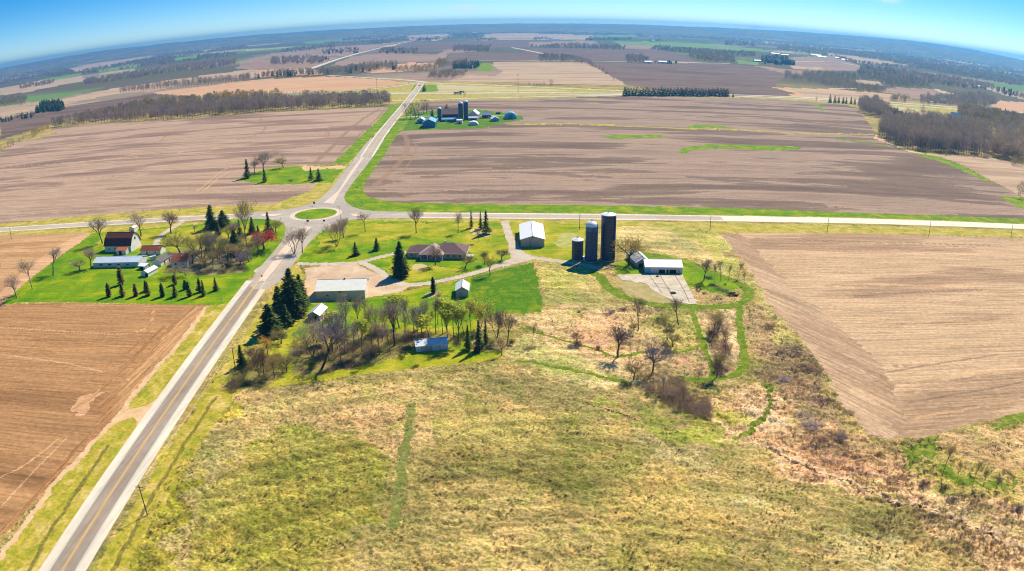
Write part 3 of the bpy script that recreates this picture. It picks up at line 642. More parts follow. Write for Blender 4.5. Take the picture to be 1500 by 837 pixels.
# east-west road
EWw=extend(smooth([G(*p) for p in [(0,337),(150,327.6),(301,318.8),(345,317.3)]],2),600,0)
EWe=np.array(smooth([G(*p) for p in [(612,315.6),(775,317),(1000,319.4),(1058,320.2)]],2))
EWc=extend(smooth([G(*p) for p in [(1058,320.2),(1150,321.8),(1233,323.2),(1360,327),(1500,332.4)]],2),0,900)
ribbon('road_shoulder',EWw,-6.6,6.6,.04,A_sh); ribbon('road',EWw,-4.6,4.6,.05,A_ew)
ribbon('road_shoulder',EWe,-7.0,7.0,.04,A_sh); ribbon('road',EWe,-4.4,4.4,.05,A_ew)
ribbon('road',EWc,-6.8,6.8,.045,A_con)
for P in (EWw,EWe):
    ribbon('road_marking',P,-.1,.1,.07,M_yel)
    for o in (-3.8,3.8): ribbon('road_marking',P,o-.06,o+.06,.07,M_wht)
for L in ([(519,316.2),(560,314.8),(612,315.6)],): ribbon('road_marking',smooth([G(*p) for p in L],2),-.2,.2,.08,M_wht)
# interstate, ramps and far roads
def farroad(px,wd,zz,mat=A_far,sm=2): ribbon('road',np.array(smooth([G(*p) for p in px],sm)),-wd/2,wd/2,zz,mat)
farroad([(380,138.5),(470,138.6),(602,137.8),(700,138.2),(775,138.6),(910,139.2),(1000,139.8),(1100,141.8),(1214,147),(1308,153.4),(1412,161.3),(1468,167),(1500,172)],11,.25)
farroad([(380,136),(514,136.2),(602,135.6),(700,135.8),(775,136.4),(910,137.4),(1000,138.2),(1100,140),(1214,144.9),(1308,150.8),(1412,158),(1500,166)],11,.25)
farroad([(575,148.2),(610,147),(680,145),(775,142.8),(860,141),(915,139.6)],9,.3)
farroad([(479,110.7),(545.7,114.7),(588,117),(623,120.5)],10,.3); farroad([(618,121.5),(650,123),(775,127.5),(830,130.3),(899,132.8),(960,136.6),(1000,139.2)],10,.3)
farroad([(468,136),(500,134.6),(535,132),(575,128),(598,124),(612,121.5)],8,.3)
farroad([(440,108),(457.7,100),(508,82.7),(561.7,69.3),(607,59.5)],20,.4)
farroad([(769,89.3),(856.7,89.6),(915,91),(1030,92.6),(1070,93.6)],16,.4); farroad([(750,70),(795,78.7),(800,80)],14,.4)
farroad([(768,89),(748,88.6),(655,90)],10,.4); farroad([(1120,92),(1220,90),(1260,97)],14,.4)
farroad([(1215,130),(1260,130.4)],10,.4); farroad([(760,168.5),(700,170.5),(628,170.3),(600,171.5),(586,172.5)],4,.2)
# concrete slab with its joints
slabP=[(945,401.5),(1000,403.5),(1021,445.5),(1010,446),(985,441),(968,432),(955,425),(948,417),(938,414),(933,416),(925,412),(912,411),(903,403)]
o=sheet('concrete_slab',[G(*p) for p in slabP],.12,gravel('old_concrete',(216,204,180),(186,172,148),4)); 
for L in ([(950,402),(970,430)],[(967,403.5),(980,427),(988,440)],[(989,404),(1001,424),(1010,444)],[(958,420),(985,424),(1003,428)],[(1001,426),(1013,426.5)],[(978,420),(985,432)],[(955,415),(990,418)],[(1000,437),(1017,438)]):
    ribbon('slab_joint',np.array([G(*p) for p in L]),-.16,.16,.14,M_tar)
# ------------------------------------------------------------------ buildings
Mw_white=paint('white_siding',(226,226,222),.6,.07,.2,.8,0,('X',1.2)); Mw_old=paint('weathered_white_boards',(206,212,216),.8,.16,.1,.9,0,('X',1.6))
Mw_grey=paint('galvanised_siding',(176,172,168),.55,.1,.3,.6,0,('X',1.4)); Mw_tan=paint('tan_metal_siding',(228,206,176),.6,.06,.2,.6,0,('X',1.1))
Mw_blk=paint('block_wall',(150,126,104),.9,.15,.05,2); Mw_house=paint('grey_beige_siding',(186,172,160),.8,.06,.1,1,0,('Z',2.2))
Mr_white=paint('white_metal_roof',(238,240,238),.45,.03,.35,.5,0,('X',.9)); Mr_whiteY=paint('white_metal_roof_cross',(238,240,240),.45,.03,.35,.5,0,('Y',.9))
Mr_galv=paint('galvanised_roof',(206,220,232),.45,.07,.4,.35,.1,('X',.9)); Mr_galvY=paint('galvanised_roof_cross',(206,218,230),.45,.07,.4,.35,.1,('Y',.9))
Mr_cream=paint('cream_metal_roof',(242,240,226),.5,.04,.3,.3,0,('X',.7)); Mr_red=paint('red_brown_shingle',(150,84,64),.9,.16,.1,2.4); Mr_dark=paint('dark_brown_shingle',(104,62,56),.9,.14,.1,2.4)
Mr_house=paint('brown_violet_shingle',(124,98,98),.9,.12,.1,2.0); Mr_grey=paint('grey_shingle',(116,110,108),.9,.14,.1,2.2); Mr_rust=paint('orange_red_roof',(176,104,72),.9,.14,.1,2.2)
Mr_worn=paint('flaking_white_roof',(214,214,214),.8,.32,.1,1.6); Mr_tanshingle=paint('pinkish_shingle',(190,160,148),.9,.1,.1,2)
M_dark=paint('dark_opening',(34,36,40),.9,.05,.05); M_glass=paint('window_glass',(52,62,74),.15,.05,.6); M_trim=paint('white_trim',(232,226,216),.6,.04,.2); M_door=paint('white_door',(214,216,216),.6,.05,.2)
M_steel=paint('navy_glazed_steel',(24,40,76),.4,.12,.5,.5,0,('Z',.22)); M_steelL=paint('dark_blue_stave',(66,84,112),.6,.18,.3,.9,0,('Z',.5)); M_cap=paint('white_cap',(236,242,244),.45,.05,.3)
M_blue=paint('blue_steel_band',(64,104,132),.45,.1,.4); M_teal=paint('sky_blue_metal',(110,176,204),.5,.06,.3,.4,0,('X',.8)); M_tealw=paint('deep_blue_wall',(62,126,156),.6,.08,.2,.5,0,('X',1.)); M_gal=paint('dull_galvanised',(150,152,154),.5,.1,.4,1,.3)
M_conc=paint('light_concrete',(206,198,186),.85,.1,.1,1.5)
def gable(name,label,A,B,depth,eave,ridge,wall,roof,axis='x',over=.45,parts=(),rot=None,cat='building',x0=None,shift=0,group=None,roof2=None,ridge_off=.5,world=None):
    a=G(*A) if world is None else np.array(world[0]); b=G(*B) if world is None else np.array(world[1]); wd=float(np.hypot(*(b-a))); ang=math.atan2(*(b-a)[::-1]) if rot is None else R(rot); c=(a+b)/2
    r=empty(name,(c[0],c[1],0),ang); tag(r,label,cat,group); h=wd/2
    mb=MB(); e=eave; q=ridge
    if axis=='x':
        ym=depth*ridge_off
        prof=[(0,0),(depth,0),(depth,e),(ym,q),(0,e)]
        for x,rev in ((-h,True),(h,False)): mb.poly([(x,y,zz) for y,zz in prof],rev)
        mb.poly([(-h,0,0),(h,0,0),(h,0,e),(-h,0,e)]); mb.poly([(-h,depth,0),(h,depth,0),(h,depth,e),(-h,depth,e)],True)
        mb.build('wall',wall,r)
        rb=MB(); sl=(q-e)/ym; sl2=(q-e)/(depth-ym)
        rb.slab([(-h-over,-over,e-sl*over+.03),(h+over,-over,e-sl*over+.03),(h+over,ym,q+.03),(-h-over,ym,q+.03)],.12)
        rb.slab([(-h-over,ym+.002,q+.03),(h+over,ym+.002,q+.03),(h+over,depth+over,e-sl2*over+.03),(-h-over,depth+over,e-sl2*over+.03)],.12)
        ro=rb.build('roof',roof,r)
        cp=MB(); cp.box(-h-over-.02,h+over+.02,ym-.18,ym+.18,q+.11,q+.2); cp.build('ridge_cap',M_gal if roof2 is None else roof2,ro)
        tb=MB(); tb.box(-h-over-.06,-h-over-.005,-over,ym,.0,.01) if False else None
    else:
        for y,rev in ((0,False),(depth,True)): mb.poly([(-h,y,0),(h,y,0),(h,y,e),(0,y,q),(-h,y,e)],rev)
        mb.poly([(-h,0,0),(-h,depth,0),(-h,depth,e),(-h,0,e)],True); mb.poly([(h,0,0),(h,depth,0),(h,depth,e),(h,0,e)])
        mb.build('wall',wall,r)
        rb=MB(); sl=(q-e)/h
        rb.slab([(-h-over,-over,e-sl*over+.03),(0,-over,q+.03),(0,depth+over,q+.03),(-h-over,depth+over,e-sl*over+.03)],.12)
        rb.slab([(0.002,-over,q+.03),(h+over,-over,e-sl*over+.03),(h+over,depth+over,e-sl*over+.03),(0.002,depth+over,q+.03)],.12)
        ro=rb.build('roof',roof,r); cp=MB(); cp.box(-.18,.18,-over-.02,depth+over+.02,q+.11,q+.2); cp.build('ridge_cap',M_gal if roof2 is None else roof2,ro)
    for p in parts: face_part(r,h,depth,*p)
    return r
def face_part(r,h,depth,kind,face,u,z0,wd,ht,mat=None):
    t=.05; mb=MB(); lab=None
    def rect(m,u0,u1,za,zb,o0,o1):
        if face=='front': m.box(u0,u1,-o1,-o0,za,zb)
        elif face=='back': m.box(u0,u1,depth+o0,depth+o1,za,zb)
        elif face=='right': m.box(h+o0,h+o1,u0,u1,za,zb)
        else: m.box(-h-o1,-h-o0,u0,u1,za,zb)
    rect(mb,u-wd/2,u+wd/2,z0,z0+ht,0.003,t)
    if kind=='door':
        d=mb.build('door',mat or M_door,r)
    elif kind=='opening': mb.build('doorway',M_dark,r)
    elif kind=='vent':
        mb.build('vent',mat or M_dark,r)
    elif kind=='window':
        m2=MB(); rect(m2,u-wd/2-.1,u+wd/2+.1,z0-.1,z0+ht+.1,0.002,t*.6); f=m2.build('window',M_trim,r); mb.build('pane',M_glass,f)
# the white pole barn by the road
gable('pole_barn','long pole barn with cream metal roof at the edge of the gravel yard',(463.2,440.5),(535.3,437),15.5,4.3,6.9,Mw_tan,Mr_cream,rot=3.0,parts=[('door','left',6,0,3.6,3.4),('door','right',7,0,4.2,3.6,M_trim),('door','front',9.4,0,1.0,2.1),('window','front',-6,1.6,1.1,.8),('vent','front',0,3.3,1.6,.5)])
def roofvent(r,x,y,z_,mat=None):
    m=MB(); m.box(x-.35,x+.35,y-.3,y+.3,z_-.2,z_+.5); m.build('roof_vent',mat or M_dark,r)
roofvent([o for o in C.objects if o.name=='pole_barn'][0],1.2,7.75,6.9)
sh=gable('garden_shed','small white gabled shed with a brown block gable beside the pink concrete pad',(451,470),(469,470),9.5,2.5,4.1,Mw_blk,Mr_galvY,'y',.35,rot=-7,parts=[('door','right',5,0,2.6,2.1),('opening','front',1,0,1.0,2.0)])
gable('lawn_shed','small grey-walled shed with bright white roof standing alone on the green lawn',(668.3,436.5),(686,434.3),9.8,3.1,4.9,Mw_grey,Mr_white,'y',.35,rot=2,parts=[('window','front',-.6,1.2,.7,.8),('vent','front',.4,3.6,.5,.4),('door','right',5,0,2.6,2.4)])
gable('machine_shed','tall white machine shed with sliding-door gable beside the forked driveway',(763,362.2),(797.5,362.2),31,4.4,6.3,Mw_grey,Mr_white,'y',.5,rot=0,parts=[('door','front',-1.2,0,.12,4.3,M_dark),('door','front',2.6,0,7.2,4.0,Mw_grey),('vent','front',0,5.0,.6,.5)])
lb=gable('low_barn','low white-roofed cattle barn with grey board front beside the concrete slab',(944.8,399.5),(999.7,402.2),12.5,3.3,5.2,Mw_old,Mr_white,rot=-3,over=.3,parts=[('opening','front',-1,0,3.0,2.0),('opening','front',4.5,0,3.4,2.0),('opening','front',1.8,0,1.0,2.0),('door','front',-7.9,0,3.0,2.7,M_teal),('window','front',7.6,1.1,.8,.7)])
gable('hip_shed','old shed with flaking white roof behind the low barn, beside the spreading tree',(932.2,392.5),(953,391),17,2.6,5.0,Mw_grey,Mr_worn,'y',.3,rot=9,parts=[('opening','front',-1.5,0,2.2,2.1)])
gable('open_front_shed','narrow grey shed with pale blue-white roof and three bays at the foot of the grove',(610.2,517.3),(656.3,511.5),6.6,2.5,3.7,Mw_old,paint('pale_grey_metal_roof',(222,226,228),.5,.06,.3,.4,0,('X',.9)),rot=12,over=.3,parts=[('door','front',-4,.05,.1,2.3,M_dark),('door','front',-.2,.05,.1,2.3,M_dark),('door','front',3.0,.05,.1,2.3,M_dark),('door','front',-2,0,3.3,2.2,Mw_grey)])
# bungalow
def house():
    a=G(597.5,378.3); b=G(680.5,380.2); c=(a+b)/2; r=empty('bungalow',(c[0],c[1],0),R(-4.5)); tag(r,'long grey-beige bungalow with brown hipped roof and central porch gable','house')
    X0,X1=-15.4,15.4; e=3.0
    w_=MB(); w_.box(X0,-2,1.2,11.5,0,e); w_.build('wall',Mw_house,r)
    w2=MB(); w2.box(-1.998,X1,0,14,0,e); w2.build('wall',Mw_house,r)
    def hip(x0,x1,y0,y1,e,q,hx0,hx1,name,mat,o=.7,tint=None):
        x0-=o;x1+=o;y0-=o;y1+=o; ym=(y0+y1)/2; ra=(x0+hx0,ym,q); rb=(x1-hx1,ym,q); m=MB()
        m.poly([(x0,y0,e),(x1,y0,e),rb,ra]); m.poly([(x1,y1,e),(x0,y1,e),ra,rb]); m.poly([(x1,y0,e),(x1,y1,e),rb]); m.poly([(x0,y1,e),(x0,y0,e),ra])
        m.poly([(x0,y0,e-.15),(x1,y0,e-.15),(x1,y1,e-.15),(x0,y1,e-.15)],True)
        for p,q_ in (((x0,y0),(x1,y0)),((x1,y0),(x1,y1)),((x1,y1),(x0,y1)),((x0,y1),(x0,y0))): m.poly([(*p,e-.15),(*q_,e-.15),(*q_,e),(*p,e)])
        ro=m.build(name,mat,r); g=MB()
        g.tube(ra,rb,.11,.11,5); 
        for cc,rr in (((x0,y0,e),ra),((x1,y0,e),rb),((x1,y1,e),rb),((x0,y1,e),ra)): g.tube(cc,rr,.09,.09,5)
        g.build('ridge_tile',Mr_tanshingle,ro); gg=MB(); gg.box(x0,x1,y0-.12,y0-.01,e-.2,e-.03); gg.box(x1+.01,x1+.12,y0,y1,e-.2,e-.03); gg.build('gutter',M_trim,ro)
    hip(X0,2,1.2,11.5,e,5.6,5.0,4,'roof',Mr_house)
    hip(-1.5,X1,0,14,e+.02,6.6,6.0,7.4,'roof',Mr_house)
    # porch gable
    m=MB(); x0,x1,y0=-8.4,4.6,-3.6; xm=(x0+x1)/2; q=6.5
    m.slab([(x0,y0,e+.05),(xm,y0+4.6,q),(xm,7,q),(x0,7,e+.05)],.14); m.slab([(xm+.002,y0+4.6,q),(x1,y0,e+.05),(x1,7,e+.05),(xm+.002,7,q)],.14); m.slab([(x0,y0,e+.04),(x1,y0,e+.04),(xm,y0+4.6,q-.01)],.14)
    pr=m.build('porch_roof',Mr_tanshingle,r); g=MB(); g.tube((x0,y0,e+.12),(xm,y0+4.6,q+.12),.13,.13,5); g.tube((x1,y0,e+.12),(xm,y0+4.6,q+.12),.13,.13,5); g.build('ridge_tile',M_trim,pr)
    cb=MB(); cb.box(-8.0,4.2,-3.3,0,-.02,.18); cb.build('porch_floor',M_conc,r)
    for x in (-7.7,-3.9,.3,3.9): p=MB(); p.box(x-.16,x+.16,-3.2,-2.9,.18,e); p.build('porch_column',M_trim,r)
    def win(x,y,wd,ht=1.2,z0=1.0): f=MB(); f.box(x-wd/2-.1,x+wd/2+.1,y-.05,y-.003,z0-.1,z0+ht+.1); f=f.build('window',M_trim,r); g=MB(); g.box(x-wd/2,x+wd/2,y-.09,y-.052,z0,z0+ht); g.build('pane',M_glass,f)
    for x,y,wd in ((-13.2,1.2,1.3),(-6.4,1.2,1.8),(-.2,0,1.6),(6.4,0,1.3),(9.6,0,1.5),(12.6,0,1.4)): win(x,y,wd)
    d=MB(); d.box(-10.4,-9.5,1.14,1.197,0,2.1); d.build('door',M_trim,r); d=MB(); d.box(2.0,3.0,-.06,-.003,.2,2.3); d.build('door',M_door,r)
    ch=MB(); ch.box(3.2,4.0,8.2,9.0,4.5,7.2); ch.build('chimney',M_conc,r); v=MB(); v.tube((8,9,5.5),(8,9,7.0),.12,.12,8); v.build('roof_vent',M_trim,r); v=MB(); v.tube((6.2,9.5,5.5),(6.2,9.5,6.8),.12,.12,8); v.build('roof_vent',M_trim,r)
    pt=MB(); pt.box(X1+.02,X1+3.5,4,8,-.02,.14); pt.build('patio',M_conc,r)
house()
# west farmstead
def barn():
    a=G(155.4,370.2); b=G(184.8,372); c=(a+b)/2; L=26.0; D=12.5; ang=R(-3)
    o=G(153.5,369.8); r=empty('gambrel_barn',(o[0]+.5,o[1],0),ang); tag(r,'big white barn with dark red-brown gambrel roof and a lean-to on its front','barn')
    L=19.5; pr=[(0,0),(0,4.2),(2.3,8.0),(D/2,10.6),(D-2.3,8.0),(D,4.2),(D,0)]
    m=MB()
    for x,rev in ((0,False),(L,True)): m.poly([(x,y,zz) for y,zz in pr],rev)
    m.poly([(0,0,0),(L,0,0),(L,0,4.2),(0,0,4.2)]); m.poly([(0,D,0),(L,D,0),(L,D,4.2),(0,D,4.2)],True); m.build('wall',Mw_white,r)
    rr=MB(); o_=.5
    for (y0,z0),(y1,z1) in zip([(-.35,3.7),(2.3,8.05),(D/2,10.65),(D-2.3,8.05)],[(2.3,8.05),(D/2,10.65),(D-2.3,8.05),(D+.35,3.7)]): rr.slab([(-o_,y0,z0),(L+o_,y0,z0),(L+o_,y1,z1),(-o_,y1,z1)],.14)
    ro=rr.build('roof',Mr_dark,r); g=MB(); g.box(-o_,L+o_,D/2-.15,D/2+.15,10.72,10.9); g.build('ridge_cap',Mr_red,ro)
    m=MB(); x0,x1=11.5,18.5; m.poly([(x0,-5,0),(x1,-5,0),(x1,-5,2.6),(x0,-5,2.6)]); m.poly([(x1,-5,0),(x1,-.003,0),(x1,-.003,4.0),(x1,-5,2.6)]); m.poly([(x0,-5,0),(x0,-.003,0),(x0,-.003,4.0),(x0,-5,2.6)],True); lt=m.build('lean_to',Mw_old,r)
    m=MB(); m.slab([(x0-.3,-5.4,2.55),(x1+.3,-5.4,2.55),(x1+.3,-.05,4.1),(x0-.3,-.05,4.1)],.12); m.build('roof',Mr_rust,lt)
    for x in (3,7): w_=MB(); w_.box(x,x+1,-.05,-.004,1.6,2.5); w_.build('window',M_glass,r)
    d=MB(); d.box(L+.004,L+.06,4.5,8,0,3.4); d.build('door',M_trim,r); d=MB(); d.box(L+.004,L+.06,5.5,7,6.2,7.8); d.build('loft_door',M_dark,r)
    d=MB(); d.box(13.5,15.5,-5.06,-5.004,0,2.2); d.build('door',M_dark,r)
barn()
gable('milk_house','little white box-like shed behind the gambrel barn',(190,341),(197,341),4.5,3.0,4.0,Mw_white,Mr_white,'y',.25,rot=-2,parts=[('opening','front',0,0,1.6,1.4)])
gable('long_shed','long low shed with pale blue-white metal roof in front of the gambrel barn',(137.4,392.6),(203.6,391.4),11.5,3.0,4.6,Mw_old,Mr_galv,rot=0,over=.35,parts=[('opening','front',-10,1.3,2.4,.7),('opening','front',-4,1.3,2.4,.7),('window','front',2,1.3,2.2,.7),('window','front',8,1.3,2.2,.7),('door','right',5.5,0,3,2.5)])
gable('granary','white shed with red-brown shingle roof right of the gambrel barn',(207.6,373),(234.3,374),7,2.5,4.6,Mw_white,Mr_red,rot=-2,over=.3,parts=[('door','front',-2.5,0,1.0,2.0,M_glass),('window','front',3.4,1.1,.8,.8)])
gable('grey_roof_shed','narrow white shed with dark grey shingle roof pointing away between granary and farmhouse',(223.5,390.3),(236,391),13.5,2.6,4.2,Mw_white,Mr_grey,'y',.3,rot=-8,parts=[('door','right',4,0,1,2.0,M_dark),('door','right',9,0,1,2.0,M_dark)])
gable('small_white_shed','small white-roofed shed with open front nearest the lawn conifers of the west farm',(207.6,405),(217,406.2),9,2.3,3.5,Mw_white,Mr_white,'y',.3,rot=-12,parts=[('opening','front',1.4,0,1.8,1.9)])
gable('lean_shed','tiny open lean-to with flat white roof behind the small white shed',(203,394.8),(212.5,395.8),4.5,2.0,2.6,Mw_old,Mr_white,rot=-14,over=.3,ridge_off=.9,parts=[('opening','front',0,0,2.6,1.6)])
gable('stock_trailer','small white enclosed trailer parked between granary and grey-roofed shed',(222,382.5),(227.5,379.5),2.2,2.0,2.3,Mw_white,Mr_white,rot=40,over=.05,cat='trailer',parts=[('door','front',0,.3,1.4,1.5,M_trim)])
gable('farmhouse','white farmhouse with orange-red roof under the big multi-stemmed tree',(251,391),(274.5,391.4),12.5,3.0,5.6,Mw_white,Mr_rust,rot=-2,over=.5,parts=[('window','front',-2,1.0,1.1,1.2),('window','front',2.4,1.2,.8,.8),('window','right',3,1,1,1.2),('window','right',8,1,1,1.2),('door','right',5.5,0,1,2.1)])
# silos
M_hoop=paint('pale_panel_seam',(58,76,108),.5,.1,.4)
def silo(name,label,base,r,h,wall,captype,band=None,group=None,extra=True,lad=None):
    g=G(*base); rt=empty(name,(g[0],g[1],0)); tag(rt,label,'silo',group)
    m=MB(); m.lathe([(r,0),(r,h)],40); m.build('barrel',wall,rt,True)
    if band: b=MB(); b.lathe([(r+.03,h-band),(r+.05,h-.02)],40); b.build('band',M_blue,rt,True)
    hb=MB()
    for k_ in range(1,int(h/1.45)): hb.lathe([(r+.01,k_*1.45),(r+.05,k_*1.45+.04),(r+.01,k_*1.45+.08)],40)
    hb.build('hoop',M_hoop,rt)
    c=MB()
    if captype=='dome': c.lathe([(r+.12,h),(r+.12,h+.2)]+[(r*math.cos(t),h+.2+r*.72*math.sin(t)) for t in np.linspace(.05,math.pi/2-.02,9)],40)
    else: c.lathe([(r+.18,h-.1),(r+.18,h+.15),(r*.6,h+.75),(.3,h+1.15),(.01,h+1.2)],40)
    cp=c.build('dome' if captype=='dome' else 'cap',M_cap,rt,captype=='dome')
    if extra:
        v=MB(); z0=h+(1.15 if captype!='dome' else r*.72+.1)
        for dx,dy in ((-.5,-.5),(.5,-.5),(.5,.5),(-.5,.5)): v.tube((dx,dy,z0-.3),(dx,dy,z0+.9),.05,.05,5)
        v.tube((-.5,-.5,z0+.9),(.5,-.5,z0+.9),.05,.05,5); v.tube((-.5,.5,z0+.9),(.5,.5,z0+.9),.05,.05,5); v.tube((0,0,z0-.3),(0,0,z0+.45),.3,.26,10); v.build('hatch_rail',M_gal,cp)
    ch=MB(); an=R(-80) if lad is None else R(lad); x,y=math.cos(an)*(r+.32),math.sin(an)*(r+.32); ch.tube((x,y,.6),(x,y,h-.4),.42,.42,10); ch.build('ladder_chute',M_steelL if wall!=M_gal else M_gal,rt)
    f=MB(); f.lathe([(r+.35,0),(r+.35,.3),(r+.02,.3)],40); f.build('footing',M_conc,rt)
    return rt
silo('tall_silo','tallest silo of the three, dark navy with a white cap, right of the grey one',(889.8,380.2),3.75,24.0,M_steel,'cap',lad=-40)
silo('domed_silo','grey-blue stave silo with white dome and blue top band, between two navy silos',(865.8,382.2),3.15,18.6,M_steelL,'dome',2.4)
silo('short_silo','short navy silo with a white cap, left and smallest of the farmyard three',(845.7,380.4),2.95,10.6,M_steel,'cap',lad=-60)
b_=MB(); b_.box(-.9,.9,-.8,.8,0,2.0); b_.box(-1,1,-.9,.9,2.0,2.12); gg=G(858,381.6); o=b_.build('feed_box',M_cap,None,loc=(gg[0]-.6,gg[1],0)); tag(o,'small pale cabinet at the foot between short and domed silo','cabinet')
# far farm north of the property
gable('pole_building','large sky-blue-roofed pole building at the left end of the far farmstead',(619.4,187.5),(637,187.5),26,6.5,10.0,M_tealw,M_teal,'y',.5,rot=0,parts=[('door','front',0,0,5,4.5,M_tealw),('opening','right',10,0,4,4)])
gable('small_barn','small white-roofed gabled barn left of the large sky-blue pole building',(611,181),(621,181),14,4.2,6.6,M_teal,Mr_white,'y',.4,rot=0,parts=[('door','front',0,0,3,3,M_tealw)])
gable('garage','white flat-fronted garage right of the large sky-blue pole building',(636.5,179),(641.5,179),8,4,5,Mw_white,Mr_white,rot=0,over=.2,parts=[('door','front',0,0,2.6,2.6)])
gable('dairy_barn','long dark-walled barn with brown shingle roof behind the blue milking shed',(647.5,173.5),(671,173),22,5.0,11.0,paint('dark_board_wall',(60,56,66),.9,.1),Mr_house,rot=0,parts=[('opening','front',-5,0,3,3),('opening','front',4,0,3,3)])
gable('milking_shed','long low blue shed in front of the brown-roofed dairy barn',(647.5,178.6),(670.5,178.6),9,3.0,4.4,M_tealw,M_teal,rot=0,parts=[('door','front',-5,0,2,2.2),('window','front',3,1.2,1.2,.9)])
gable('feed_shed','small square white shed at the foot of the twin far silos',(669,181.8),(677,181.8),8,4.4,5.4,Mw_white,Mr_white,rot=0,over=.2,parts=[('opening','front',0,0,2.2,2.4)])
gable('grey_barn','tall grey gabled barn right of the twin far silos',(686,174.6),(700,174.4),18,5.5,10.5,Mw_grey,Mr_galvY,'y',.4,rot=-6,parts=[('door','front',0,0,4,4)])
gable('cattle_shed','grey-roofed cattle shed just left of the tall grey far barn, facing the silage yard',(686.5,176.6),(699.5,176.4),7,3,4.5,Mw_grey,Mr_galv,rot=-3,parts=[('opening','front',0,0,6,2)])
def hoop(name,label,A,B,depth,h,wall,roof,rot=0,cat='building'):
    a=G(*A); b=G(*B); wd=float(np.hypot(*(b-a))); c=(a+b)/2; r=empty(name,(c[0],c[1],0),R(rot)); tag(r,label,cat)
    P=[(math.cos(t)*wd/2,math.sin(t)*h) for t in np.linspace(0,math.pi,15)]; m=MB()
    m.poly([(x,0,zz) for x,zz in P],False); m.build('end_wall',wall,r); m=MB(); m.poly([(x,depth,zz) for x,zz in P],True); m.build('end_wall',wall,r)
    s=MB()
    for (x0,z0),(x1,z1) in zip(P[:-1],P[1:]): s.poly([(x0,-.2,z0+.03),(x0,depth+.2,z0+.03),(x1,depth+.2,z1+.03),(x1,-.2,z1+.03)])
    s.build('roof',roof,r); d=MB(); d.box(-wd*.16,wd*.16,-.06,-.004,0,h*.62); d.build('door',M_tealw if wall==M_teal else M_door,r); return r
hoop('arched_shed','low arched white shed lying in front of the tall grey far barn',(686,184),(700.5,184),10,4.6,Mw_white,Mr_white)
gable('blue_barn','mid-sized barn with blue-grey roof alone on the grass right of the silage yard',(706,173.5),(719,173.5),11,4.2,7.0,M_tealw,paint('blue_grey_roof',(120,134,160),.5,.06,.3),rot=0,parts=[('opening','front',-2,0,3,3),('door','front',3,0,2,2.6)])
gable('calf_shed','small pale-blue gabled shed between the blue-grey barn and the arched hoop barn',(720.5,178.4),(731,178),11,3.4,5.6,M_teal,Mr_white,'y',.4,rot=10,parts=[('door','front',0,0,2,2.2,M_tealw)])
gable('green_shed','tiny low dark green shed behind the pale-blue calf shed',(726.5,167.5),(733,167.5),6,2.2,2.8,paint('dark_green_wall',(36,92,52),.8,.08),paint('dark_green_roof',(44,100,62),.7,.08),rot=0,parts=[('opening','front',0,0,1.4,1.6)])
hoop('hoop_barn','wide sky-blue arched hoop barn at the right end of the far farmstead',(738.5,175),(757,174.6),16,8.4,M_teal,M_teal)
silo('single_silo','solitary dark blue far silo left of the brown-roofed dairy barn',(644,177.6),2.6,15.2,M_steelL,'dome',group=None,extra=False)
silo('left_twin_silo','left one of the two tall white-domed silos at the far farmstead',(675,177.2),2.9,21.6,M_steelL,'dome',extra=False,lad=-60)
silo('right_twin_silo','right one of the two tall white-domed silos at the far farmstead',(682.6,176),2.9,22.4,M_steelL,'dome',extra=False,lad=-120)
b_=MB(); b_.box(-5,5,-1.5,1.5,0,1.3); gg=G(692,179.5); o=b_.build('bale_stack',paint('pale_bales',(214,190,166),.9,.15),None,loc=(gg[0],gg[1],0)); tag(o,'low row of pale wrapped bales in the far silage yard','bales')
# scattered far farms
def farb(px,py,wd,h,label,name='barn',roof=None,wall=None,rot=0,d=None):
    g=G(px,py); return gable(name,label,None,None,d or wd*.6,h*.55,h,wall or Mw_white,roof or Mr_white,rot=rot,over=.3,world=((g[0]-wd/2,g[1]),(g[0]+wd/2,g[1])),parts=[('opening','front',0,0,wd*.2,h*.4)])
farb(950,93.2,24,8,'white-roofed barn left of its twin beside the grey wood on the dark field')
farb(971,93.2,26,8,'white-roofed barn right of its twin, next to the small dark conifers on the dark field')
farb(957,61,26,12,'large far white barn standing by the dark wood north of the wheat',rot=5)
farb(806,58,44,12,'blue-roofed far barn at the right end of a small wood',roof=M_teal)
farb(815,58.5,50,7,'long low white shed just right of the far blue-roofed barn')
farb(640,54,46,11,'pale far barn at the left end of a line of distant trees','barn')
farb(695,50.3,50,26,'tall pale far elevator rising above the distant wood','grain_elevator')
farb(440,73.3,22,8,'little far white house under the trees along the section line','farmhouse',roof=Mr_grey)
farb(668,95,22,8,'red-roofed house among the yellow-green trees beyond the interstate','farmhouse',roof=paint('dull_red_roof',(150,60,60),.8,.1))
for i,(x,y,wd,l) in enumerate([(1136,79.5,60,'first of the cluster of long white livestock sheds on the far right'),(1150,81.5,50,'low cream shed between the white livestock sheds on the far right'),(1196,82,80,'longest white livestock shed beside the far tan field'),(1205,84.5,60,'white livestock shed in front of the longest one'),(1238,88.5,50,'white shed at the right end of the far livestock farm'),(1227,86,36,'small white shed in the trees of the far livestock farm')]):
    farb(x,y,wd*.75,6,l,'livestock_shed',d=14,roof=Mr_galv)
farb(1110,91,26,8,'white barn with teal roof by the dark grove on the far right',roof=M_teal)
farb(1383,151.5,16,11,'white gabled house above the interstate on the right','farmhouse')
farb(1364,151.5,9,4,'small white shed left in the wood behind the interstate on the right','shed')
farb(1437,129,26,8,'white barn in the wooded ridge at far right','barn')
farb(1400,176.5,17,13,'bright white hipped barn half hidden in the right-hand wood','barn',rot=-20,roof=Mr_white)
farb(1440,207,15,6,'pale blue-roofed cabin deep in the right-hand wood','cabin',roof=M_teal)
